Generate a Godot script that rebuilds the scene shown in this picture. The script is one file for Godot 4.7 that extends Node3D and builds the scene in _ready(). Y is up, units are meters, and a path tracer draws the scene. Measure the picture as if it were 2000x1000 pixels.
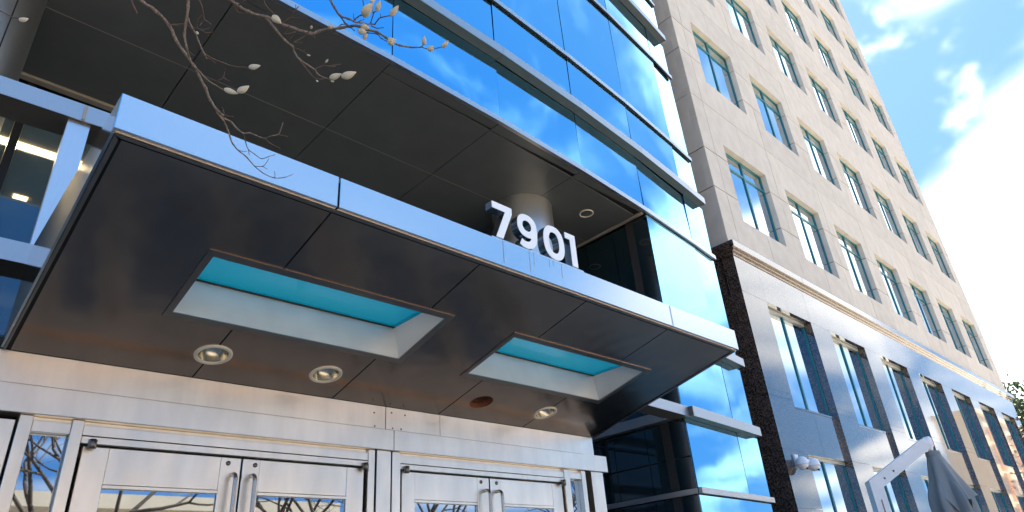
extends Node3D

const EYE := 1.55            # height of the camera over the paving; levels below are measured from it
const ARC_X := 2.921         # the glass front is a shallow arc in plan
const ARC_Z := -4.931
const ARC_R := 67.2
const BAY := 1.775           # one glass bay along the arc
const SOFFIT := 5.72

var M := {}
var T := {}
var box_cache := {}
var taken := {}
var rng := RandomNumberGenerator.new()
var cam: Camera3D
var uneven := FastNoiseLite.new()


# ---------- small helpers ----------
func lin(r: float, g: float, b: float) -> Color:
	return Color(r, g, b).linear_to_srgb()

func numbered(called: String) -> String:
	var n: int = taken.get(called, -1) + 1
	taken[called] = n
	return called if n == 0 else "%s_%03d" % [called, n]

func tag(o: Node, label: String, category: String, group := "") -> void:
	o.set_meta("label", label)
	o.set_meta("category", category)
	if group:
		o.set_meta("group", group)

func thing(called: String, label: String, category: String, at := Vector3.ZERO, group := "") -> Node3D:
	var o := Node3D.new()
	o.name = numbered(called)
	add_child(o)
	o.position = at
	tag(o, label, category, group)
	return o

func node(called: String, parent: Node3D) -> Node3D:
	var o := Node3D.new()
	o.name = called
	parent.add_child(o, true)
	return o

func put(called: String, mesh: Mesh, mat: Material, parent: Node3D, xf := Transform3D()) -> MeshInstance3D:
	var o := MeshInstance3D.new()
	o.name = called
	o.mesh = mesh
	o.material_override = mat
	parent.add_child(o, true)
	o.transform = xf
	return o

func begin() -> SurfaceTool:
	var st := SurfaceTool.new()
	st.begin(Mesh.PRIMITIVE_TRIANGLES)
	return st

# a, b, c, d run counter-clockwise seen from outside
func quad(st: SurfaceTool, a: Vector3, b: Vector3, c: Vector3, d: Vector3) -> void:
	var n := (b - a).cross(c - a)
	if n.length_squared() < 1e-16:
		n = (c - a).cross(d - a)
	n = n.normalized()
	for p: Vector3 in [a, c, b, a, d, c]:
		st.set_normal(n)
		st.add_vertex(p)

func tri(st: SurfaceTool, a: Vector3, b: Vector3, c: Vector3) -> void:
	var n := (b - a).cross(c - a).normalized()
	for p: Vector3 in [a, c, b]:
		st.set_normal(n)
		st.add_vertex(p)

func bx(st: SurfaceTool, lo: Vector3, hi: Vector3) -> void:
	var x0 := lo.x; var y0 := lo.y; var z0 := lo.z
	var x1 := hi.x; var y1 := hi.y; var z1 := hi.z
	quad(st, Vector3(x0, y0, z1), Vector3(x1, y0, z1), Vector3(x1, y1, z1), Vector3(x0, y1, z1))
	quad(st, Vector3(x1, y0, z0), Vector3(x0, y0, z0), Vector3(x0, y1, z0), Vector3(x1, y1, z0))
	quad(st, Vector3(x0, y0, z0), Vector3(x0, y0, z1), Vector3(x0, y1, z1), Vector3(x0, y1, z0))
	quad(st, Vector3(x1, y0, z1), Vector3(x1, y0, z0), Vector3(x1, y1, z0), Vector3(x1, y1, z1))
	quad(st, Vector3(x0, y1, z1), Vector3(x1, y1, z1), Vector3(x1, y1, z0), Vector3(x0, y1, z0))
	quad(st, Vector3(x0, y0, z0), Vector3(x1, y0, z0), Vector3(x1, y0, z1), Vector3(x0, y0, z1))

# a box whose front (+z) face has chamfered edges; b = chamfer
func chamfer(st: SurfaceTool, lo: Vector3, hi: Vector3, b: float) -> void:
	var f := hi.z
	var o := [Vector3(lo.x, lo.y, f - b), Vector3(hi.x, lo.y, f - b), Vector3(hi.x, hi.y, f - b), Vector3(lo.x, hi.y, f - b)]
	var i := [Vector3(lo.x + b, lo.y + b, f), Vector3(hi.x - b, lo.y + b, f), Vector3(hi.x - b, hi.y - b, f), Vector3(lo.x + b, hi.y - b, f)]
	var k := [Vector3(lo.x, lo.y, lo.z), Vector3(hi.x, lo.y, lo.z), Vector3(hi.x, hi.y, lo.z), Vector3(lo.x, hi.y, lo.z)]
	quad(st, i[0], i[1], i[2], i[3])
	quad(st, k[1], k[0], k[3], k[2])
	for e in 4:
		var g := (e + 1) % 4
		quad(st, o[e], o[g], i[g], i[e])
		quad(st, k[e], k[g], o[g], o[e])

func box_mesh(size: Vector3, b := 0.0) -> Mesh:
	var key := "%.3f %.3f %.3f %.3f" % [size.x, size.y, size.z, b]
	if not box_cache.has(key):
		var st := begin()
		if b > 0.0:
			chamfer(st, -size / 2, size / 2, b)
		else:
			bx(st, -size / 2, size / 2)
		box_cache[key] = st.commit()
	return box_cache[key]

# a box from lo to hi in the parent's axes, as one named mesh
func box(called: String, lo: Vector3, hi: Vector3, mat: Material, parent: Node3D, b := 0.0) -> MeshInstance3D:
	return put(called, box_mesh(hi - lo, b), mat, parent, Transform3D(Basis(), (lo + hi) / 2))

# levels measured from the eye
func ebox(called: String, x0: float, x1: float, y0: float, y1: float, z0: float, z1: float, mat: Material, parent: Node3D, b := 0.0) -> MeshInstance3D:
	return box(called, Vector3(x0, y0 + EYE, z0), Vector3(x1, y1 + EYE, z1), mat, parent, b)

func tube(st: SurfaceTool, pts: Array, radii: Array, sides: int) -> void:
	var rings := []
	var up := Vector3(0.13, 0.97, 0.2)
	for i in pts.size():
		var dir: Vector3 = (pts[mini(i + 1, pts.size() - 1)] - pts[maxi(i - 1, 0)]).normalized()
		var u := dir.cross(up)
		if u.length() < 0.05:
			u = dir.cross(Vector3.RIGHT)
		u = u.normalized()
		var v := dir.cross(u)
		var ring := []
		for k in sides:
			var a := TAU * k / sides
			var n := u * cos(a) + v * sin(a)
			ring.append([pts[i] + n * radii[i], n])
		rings.append(ring)
	for i in pts.size() - 1:
		for k in sides:
			var g := (k + 1) % sides
			for e in [rings[i][k], rings[i + 1][k], rings[i + 1][g], rings[i][k], rings[i + 1][g], rings[i][g]]:
				st.set_normal(e[1])
				st.add_vertex(e[0])
	var last: int = pts.size() - 1
	for k in sides:
		var g := (k + 1) % sides
		tri(st, pts[last], rings[last][k][0], rings[last][g][0])

# revolve a profile of (radius, height) points round +y
func lathe(profile: Array, sides: int) -> Mesh:
	var st := begin()
	for i in profile.size() - 1:
		var a: Vector2 = profile[i]
		var b: Vector2 = profile[i + 1]
		for k in sides:
			var t0 := TAU * k / sides
			var t1 := TAU * (k + 1) / sides
			quad(st, Vector3(a.x * cos(t0), a.y, -a.x * sin(t0)), Vector3(a.x * cos(t1), a.y, -a.x * sin(t1)), Vector3(b.x * cos(t1), b.y, -b.x * sin(t1)), Vector3(b.x * cos(t0), b.y, -b.x * sin(t0)))
	return st.commit()

func smooth_lathe(profile: Array, sides: int) -> Mesh:
	var st := begin()
	st.set_smooth_group(0)
	for i in profile.size() - 1:
		var a: Vector2 = profile[i]
		var b: Vector2 = profile[i + 1]
		for k in sides:
			var t0 := TAU * k / sides
			var t1 := TAU * (k + 1) / sides
			var p := [Vector3(a.x * cos(t0), a.y, -a.x * sin(t0)), Vector3(a.x * cos(t1), a.y, -a.x * sin(t1)), Vector3(b.x * cos(t1), b.y, -b.x * sin(t1)), Vector3(b.x * cos(t0), b.y, -b.x * sin(t0))]
			for q: Vector3 in ([p[0], p[2], p[1]] if a.x > 1e-5 else []) + ([p[0], p[3], p[2]] if b.x > 1e-5 else []):
				st.add_vertex(q)
	st.index()
	st.generate_normals()
	return st.commit()

# a point on the glass arc: x at the face, off = out from the face, y from the eye
func arc(x: float, off: float, y: float) -> Vector3:
	var s := (x - ARC_X) / ARC_R
	var c := sqrt(1.0 - s * s)
	return Vector3(ARC_X + (ARC_R + off) * s, y + EYE, ARC_Z - ARC_R + (ARC_R + off) * c)

# a closed profile of (off, y) points run along one facet of the arc
func arc_bar(x0: float, x1: float, profile: Array) -> Mesh:
	var st := begin()
	var n := profile.size()
	for i in n:
		var a: Vector2 = profile[i]
		var b: Vector2 = profile[(i + 1) % n]
		quad(st, arc(x0, a.x, a.y), arc(x0, b.x, b.y), arc(x1, b.x, b.y), arc(x1, a.x, a.y))
	var poly := PackedVector2Array(profile)
	var tris := Geometry2D.triangulate_polygon(poly)
	for k in range(0, tris.size(), 3):
		var p: Vector2 = poly[tris[k]]; var q: Vector2 = poly[tris[k + 1]]; var r: Vector2 = poly[tris[k + 2]]
		tri(st, arc(x0, p.x, p.y), arc(x0, q.x, q.y), arc(x0, r.x, r.y))
		tri(st, arc(x1, p.x, p.y), arc(x1, r.x, r.y), arc(x1, q.x, q.y))
	return st.commit()


# ---------- textures and materials ----------
func noise_tex(kind: int, freq: float, oct: int, lo: Color, hi: Color, sd: int, size := 512, mid = null, at := 0.5) -> NoiseTexture2D:
	var n := FastNoiseLite.new()
	n.noise_type = kind
	n.frequency = freq
	n.seed = sd
	n.fractal_octaves = oct
	n.fractal_type = FastNoiseLite.FRACTAL_FBM if oct > 1 else FastNoiseLite.FRACTAL_NONE
	var t := NoiseTexture2D.new()
	t.width = size
	t.height = size
	t.seamless = true
	t.noise = n
	var g := Gradient.new()
	g.set_color(0, lo)
	g.set_color(1, hi)
	if mid != null:
		g.add_point(at, mid)
	t.color_ramp = g
	return t

func grey(v: float) -> Color:
	return Color(v, v, v)

func mat(called: String, color: Color, rough: float, metal := 0.0) -> StandardMaterial3D:
	var m := StandardMaterial3D.new()
	m.resource_name = called
	m.albedo_color = color
	m.roughness = rough
	m.metallic = metal
	M[called] = m
	return m

func tri_map(m: StandardMaterial3D, albedo: Texture2D, scale: Vector3, rough: Texture2D = null, bump: Texture2D = null, bump_cm := 0.1) -> void:
	m.uv1_triplanar = true
	m.uv1_world_triplanar = true
	m.uv1_scale = scale
	if albedo:
		m.albedo_texture = albedo
	if rough:
		m.roughness_texture = rough
		m.roughness = 1.0
	if bump:
		m.heightmap_enabled = true
		m.heightmap_texture = bump
		m.heightmap_scale = bump_cm

func make_materials() -> void:
	var S := FastNoiseLite.TYPE_SIMPLEX_SMOOTH
	T.soft = noise_tex(S, 0.012, 5, grey(0.92), grey(1.0), 3)
	T.streak = noise_tex(S, 0.03, 4, grey(0.88), grey(1.0), 5)
	T.streak_rough = noise_tex(S, 0.03, 4, grey(0.24), grey(0.38), 6)
	T.door_rough = noise_tex(S, 0.02, 4, grey(0.30), grey(0.42), 26)
	T.soffit_rough = noise_tex(S, 0.012, 4, grey(0.24), grey(0.36), 7)
	T.brush = noise_tex(S, 0.09, 2, grey(0.955), grey(1.0), 31)
	T.buckle = NoiseTexture2D.new()
	var bn := FastNoiseLite.new()
	bn.seed = 44
	bn.frequency = 0.008
	bn.fractal_octaves = 2
	T.buckle.noise = bn
	T.buckle.seamless = true
	T.buckle.as_normal_map = true
	T.buckle.bump_strength = 6.0
	T.smudge = noise_tex(S, 0.006, 3, grey(0.93), grey(1.0), 8)
	T.wave = noise_tex(S, 0.004, 2, grey(0.0), grey(1.0), 9)
	T.grain = noise_tex(S, 0.11, 3, grey(0.80), grey(1.0), 10)
	T.stone = noise_tex(S, 0.006, 3, Color(0.94, 0.93, 0.915), Color(1.0, 0.995, 0.985), 11)
	T.pave = noise_tex(S, 0.02, 5, grey(0.7), grey(1.0), 12)
	T.granite = noise_tex(FastNoiseLite.TYPE_CELLULAR, 0.085, 1, lin(0.014, 0.011, 0.010), lin(0.15, 0.108, 0.088), 13, 512, lin(0.07, 0.052, 0.045), 0.5)
	T.granite.noise.cellular_return_type = FastNoiseLite.RETURN_CELL_VALUE
	T.granite.noise.cellular_jitter = 1.0
	T.bark = noise_tex(S, 0.05, 5, Color(0.40, 0.34, 0.29), Color(1, 1, 1), 14, 256)
	T.cloth = noise_tex(S, 0.2, 2, grey(0.86), grey(1.0), 15, 256)

	tri_map(mat("steel", lin(0.66, 0.67, 0.70), 0.34, 1.0), T.brush, Vector3(5.0, 0.12, 5.0))
	tri_map(mat("fascia_steel", lin(0.72, 0.73, 0.75), 0.24, 1.0), T.brush, Vector3(3.0, 0.35, 3.0))
	tri_map(mat("door_steel", lin(0.88, 0.81, 0.72), 0.32, 1.0), T.soft, Vector3(0.8, 0.25, 0.8))
	buckled("door_steel", 0.12)
	mat("side_steel", lin(0.70, 0.71, 0.74), 0.10, 1.0)
	tri_map(mat("soffit_steel", lin(0.43, 0.325, 0.27), 0.20, 1.0), T.smudge, Vector3(0.55, 0.55, 0.55))
	buckled("soffit_steel", 0.16)
	tri_map(mat("soffit_border", lin(0.36, 0.31, 0.28), 0.32, 1.0), T.soft, Vector3(1, 1, 1))
	tri_map(mat("dark_panel", lin(0.092, 0.104, 0.112), 0.38), T.soft, Vector3(0.3, 0.3, 0.3))
	buckled("dark_panel", 0.1)
	tri_map(mat("light_trim", lin(0.30, 0.28, 0.25), 0.5), T.soft, Vector3(1, 1, 1))
	tri_map(mat("louver", lin(0.46, 0.47, 0.49), 0.36, 0.9), T.brush, Vector3(6.0, 0.2, 6.0))
	tri_map(mat("glass_blue", lin(0.19, 0.52, 0.78), 0.015, 1.0), null, Vector3(0.35, 0.35, 0.35), null)
	tri_map(mat("window_glass", lin(0.52, 0.64, 0.74), 0.015, 1.0), null, Vector3(0.6, 0.6, 0.6), null)
	var g := mat("dark_glass", lin(0.006, 0.016, 0.022), 0.02)
	g.metallic_specular = 0.72
	tri_map(mat("door_glass", lin(0.34, 0.41, 0.50), 0.015, 1.0), null, Vector3(0.8, 0.8, 0.8), null)
	g = mat("clear_glass", Color(0.30, 0.45, 0.55, 0.10), 0.02, 0.45)
	g.transparency = BaseMaterial3D.TRANSPARENCY_ALPHA
	g = mat("teal_glass", Color(lin(0.01, 0.46, 0.48), 0.6), 0.3)
	g.transparency = BaseMaterial3D.TRANSPARENCY_ALPHA
	g.backlight_enabled = true
	g.backlight = lin(0.05, 0.95, 0.95)
	tri_map(mat("louver_body", lin(0.085, 0.083, 0.078), 0.5), T.soft, Vector3(1, 1, 1))
	mat("ledge_metal", lin(0.50, 0.52, 0.55), 0.34, 0.9)
	mat("stain", lin(0.30, 0.27, 0.24), 0.5, 0.6)
	var pe := mat("pane_edge", lin(0.03, 0.62, 0.68), 0.2)
	pe.backlight_enabled = true
	pe.backlight = lin(0.05, 0.9, 0.95)
	mat("joint", lin(0.012, 0.012, 0.013), 0.7)
	mat("mullion", lin(0.012, 0.014, 0.016), 0.4)
	mat("gasket", lin(0.02, 0.02, 0.02), 0.6)
	tri_map(mat("shaft", lin(0.70, 0.72, 0.74), 0.36, 0.45), T.smudge, Vector3(0.9, 0.9, 0.9))
	tri_map(mat("column_steel", lin(0.70, 0.70, 0.68), 0.34, 1.0), T.brush, Vector3(2.0, 0.1, 2.0))
	tri_map(mat("lamp_ring", lin(0.62, 0.58, 0.50), 0.4), T.soft, Vector3(2, 2, 2))
	mat("lamp_cone", lin(0.55, 0.52, 0.44), 0.22, 1.0)
	mat("rust", lin(0.16, 0.055, 0.025), 0.8)
	mat("digit", lin(0.50, 0.54, 0.60), 0.14, 1.0)
	mat("digit_face", lin(0.88, 0.89, 0.90), 0.4, 0.1)
	mat("handle_steel", lin(0.42, 0.40, 0.38), 0.25, 1.0)
	mat("pivot", lin(0.16, 0.15, 0.14), 0.35, 1.0)

	tri_map(mat("limestone", lin(0.60, 0.572, 0.52), 0.85), T.stone, Vector3(0.55, 0.55, 0.55))
	tri_map(mat("limestone_b", lin(0.575, 0.55, 0.50), 0.85), T.stone, Vector3(0.45, 0.6, 0.45))
	tri_map(mat("limestone_c", lin(0.62, 0.59, 0.535), 0.85), T.stone, Vector3(0.7, 0.4, 0.7))
	mat("mortar", lin(0.16, 0.115, 0.08), 0.9)
	tri_map(mat("granite", Color.WHITE, 0.06), T.granite, Vector3(1.35, 1.35, 1.35))
	M.granite.metallic_specular = 0.7
	M.granite.clearcoat_enabled = true
	M.granite.clearcoat = 1.0
	M.granite.clearcoat_roughness = 0.03
	tri_map(mat("granite_honed", Color.WHITE, 0.5), T.granite, Vector3(1.35, 1.35, 1.35))
	mat("teal_frame", lin(0.012, 0.16, 0.19), 0.35, 0.2)
	mat("window_trim", lin(0.42, 0.45, 0.44), 0.4, 0.3)

	tri_map(mat("bark", lin(0.42, 0.34, 0.28), 0.85), T.bark, Vector3(14, 5, 14), null, T.bark, 0.15)
	tri_map(mat("twig", lin(0.26, 0.17, 0.13), 0.7), T.bark, Vector3(30, 30, 30))
	var b := mat("bud", lin(0.62, 0.55, 0.42), 0.75)
	b.rim_enabled = true
	b.rim = 0.6
	b.backlight_enabled = true
	b.backlight = lin(0.25, 0.2, 0.12)
	tri_map(mat("tree_bark", lin(0.11, 0.085, 0.065), 0.9), T.bark, Vector3(3, 1, 3))
	var lf := mat("leaf", Color.WHITE, 0.55)
	lf.vertex_color_use_as_albedo = true
	lf.backlight_enabled = true
	lf.backlight = lin(0.15, 0.25, 0.08)
	lf.cull_mode = BaseMaterial3D.CULL_DISABLED
	tri_map(mat("white_arm", lin(0.84, 0.85, 0.86), 0.35), T.soft, Vector3(1, 1, 1))
	tri_map(mat("umbrella_cloth", lin(0.27, 0.29, 0.30), 0.9), T.cloth, Vector3(3, 3, 3))
	mat("camera_white", lin(0.72, 0.74, 0.78), 0.3)
	mat("smoked", lin(0.02, 0.02, 0.025), 0.05)

	tri_map(mat("paving", lin(0.46, 0.40, 0.33), 0.8), T.pave, Vector3(0.4, 0.4, 0.4))
	tri_map(mat("asphalt", lin(0.06, 0.06, 0.062), 0.9), T.pave, Vector3(0.6, 0.6, 0.6))
	tri_map(mat("kerb", lin(0.42, 0.40, 0.37), 0.8), T.pave, Vector3(0.7, 0.7, 0.7))
	tri_map(mat("cream_wall", lin(0.66, 0.58, 0.47), 0.85), T.stone, Vector3(0.1, 0.1, 0.1))
	tri_map(mat("brick_wall", lin(0.42, 0.17, 0.085), 0.85), T.stone, Vector3(0.3, 0.3, 0.3))
	tri_map(mat("beige_wall", lin(0.50, 0.43, 0.34), 0.85), T.stone, Vector3(0.1, 0.1, 0.1))
	mat("far_glass", lin(0.03, 0.045, 0.06), 0.1)
	tri_map(mat("room_ceiling", lin(0.42, 0.40, 0.32), 0.8), T.soft, Vector3(0.5, 0.5, 0.5))
	tri_map(mat("room_wall", lin(0.22, 0.20, 0.17), 0.8), T.soft, Vector3(0.5, 0.5, 0.5))
	tri_map(mat("room_floor", lin(0.18, 0.16, 0.14), 0.5), T.soft, Vector3(0.5, 0.5, 0.5))
	var e := mat("lit_tube", lin(0.9, 0.85, 0.7), 0.5)
	e.emission_enabled = true
	e.emission = Color(1.0, 0.88, 0.66)
	e.emission_energy_multiplier = 2.0


func buckled(called: String, amount: float) -> void:
	M[called].normal_enabled = true
	M[called].normal_texture = T.buckle
	M[called].normal_scale = amount


# ---------- camera, sky, sun ----------
func smooth(a: float, b: float, v: float) -> float:
	var t := clampf((v - a) / (b - a), 0.0, 1.0)
	return t * t * (3.0 - 2.0 * t)

func make_sky() -> PanoramaSkyMaterial:
	var w := 1536
	var h := 768
	var img := Image.create(w, h, false, Image.FORMAT_RGBF)
	var big := FastNoiseLite.new()
	big.noise_type = FastNoiseLite.TYPE_SIMPLEX_SMOOTH
	big.seed = 21
	big.frequency = 0.75
	big.fractal_octaves = 6
	big.fractal_gain = 0.52
	var warp := FastNoiseLite.new()
	warp.noise_type = FastNoiseLite.TYPE_SIMPLEX_SMOOTH
	warp.seed = 8
	warp.frequency = 0.5
	warp.fractal_octaves = 3
	var wisp := FastNoiseLite.new()
	wisp.noise_type = FastNoiseLite.TYPE_SIMPLEX_SMOOTH
	wisp.seed = 77
	wisp.frequency = 1.0
	wisp.fractal_octaves = 6
	wisp.fractal_gain = 0.6
	var sun := Vector3(0.58, 0.79, -0.21).normalized()
	for j in h:
		var el := PI * (0.5 - (j + 0.5) / h)
		var sy := sin(el)
		var cy := cos(el)
		for i in w:
			var az := wrapf(TAU * (i + 0.5) / w, -PI, PI)
			var d := Vector3(sin(az) * cy, sy, -cos(az) * cy)
			if sy < -0.02:
				img.set_pixel(i, j, Color(0.16, 0.15, 0.14))
				continue
			var near := d.dot(sun) * 0.5 + 0.5
			var y := maxf(sy, 0.0)
			# air: deep blue overhead and away from the sun, paler low down and towards it
			var pale := clampf(pow(1.0 - y, 5.0) * 0.8 + 0.85 * pow(near, 6.0), 0.0, 1.0)
			var c := Vector3(0.008, 0.073, 0.190).lerp(Vector3(0.082, 0.128, 0.178), pale)
			# clouds on a flat layer, banked towards +x
			var p := d / (y + 0.22)
			var wx := warp.get_noise_3d(p.x * 1.3, 0.0, p.z * 1.3)
			var n := big.get_noise_3d(p.x * 1.1 + wx * 0.7, 4.0, p.z * 1.5 - wx * 0.7)
			var dz := rad_to_deg(az)
			var de := rad_to_deg(el)
			var bias := -0.16 + 0.12 * smooth(0.30, 0.0, y)
			bias += 0.66 * exp(-pow((dz - 85.0) / 14.0, 2.0) - pow((de - 19.0) / 16.0, 2.0))
			bias += 0.40 * exp(-pow((dz - 124.0) / 17.0, 2.0) - pow((de - 30.0) / 12.0, 2.0))
			bias += 0.26 * exp(-pow((dz - 111.0) / 10.0, 2.0) - pow((de - 21.0) / 9.0, 2.0))
			bias += 0.30 * exp(-pow((dz - 127.0) / 10.0, 2.0) - pow((de - 36.0) / 5.0, 2.0))
			bias -= 0.26 * exp(-pow((dz - 145.0) / 30.0, 2.0) - pow((de - 46.0) / 12.0, 2.0))
			bias -= 0.36 * exp(-pow((dz - 78.0) / 8.0, 2.0) - pow((de - 37.0) / 9.0, 2.0))
			var fine := wisp.get_noise_3d(p.x * 2.2 + wx * 2.0, 9.0, p.z * 5.0 + n)
			var cl := smooth(-0.16, 0.50, n + bias + 0.12 * fine)
			cl = maxf(cl, 0.50 * smooth(-0.05, 0.6, fine + 0.4 * n + 0.5 * bias))
			var lum := 0.235 + 0.75 * pow(near, 12.0) + 0.14 * n
			c = c.lerp(Vector3(0.97, 0.985, 1.0) * lum, cl * 0.97)
			img.set_pixel(i, j, Color(c.x, c.y, c.z))
	var m := PanoramaSkyMaterial.new()
	m.panorama = ImageTexture.create_from_image(img)
	return m

func make_camera_and_light() -> void:
	cam = Camera3D.new()
	cam.name = "camera"
	add_child(cam)
	var right := Vector3(0.72798, -0.06998, 0.68202)
	var up := Vector3(-0.27165, 0.88392, 0.38066)
	var ahead := Vector3(0.62948, 0.46238, -0.62446)
	cam.transform = Transform3D(Basis(right, up, -ahead).orthonormalized(), Vector3(0, EYE, 0))
	cam.fov = 42.42
	cam.near = 0.05
	cam.far = 2000.0
	var we := WorldEnvironment.new()
	we.name = "world_environment"
	var env := Environment.new()
	env.background_mode = Environment.BG_SKY
	var sky := Sky.new()
	sky.sky_material = make_sky()
	env.sky = sky
	env.tonemap_mode = Environment.TONE_MAPPER_LINEAR
	env.tonemap_exposure = 6.6
	env.sdfgi_enabled = true
	env.ssao_enabled = true
	env.ssil_enabled = true
	we.environment = env
	add_child(we)
	var sun := DirectionalLight3D.new()
	sun.name = "sun"
	add_child(sun)
	sun.look_at_from_position(Vector3(0.58, 0.79, -0.21) * 50.0, Vector3.ZERO)
	sun.light_color = Color(1.0, 0.95, 0.87)
	sun.light_energy = 1.6
	sun.light_angular_distance = 0.5
	sun.shadow_enabled = true

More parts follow.
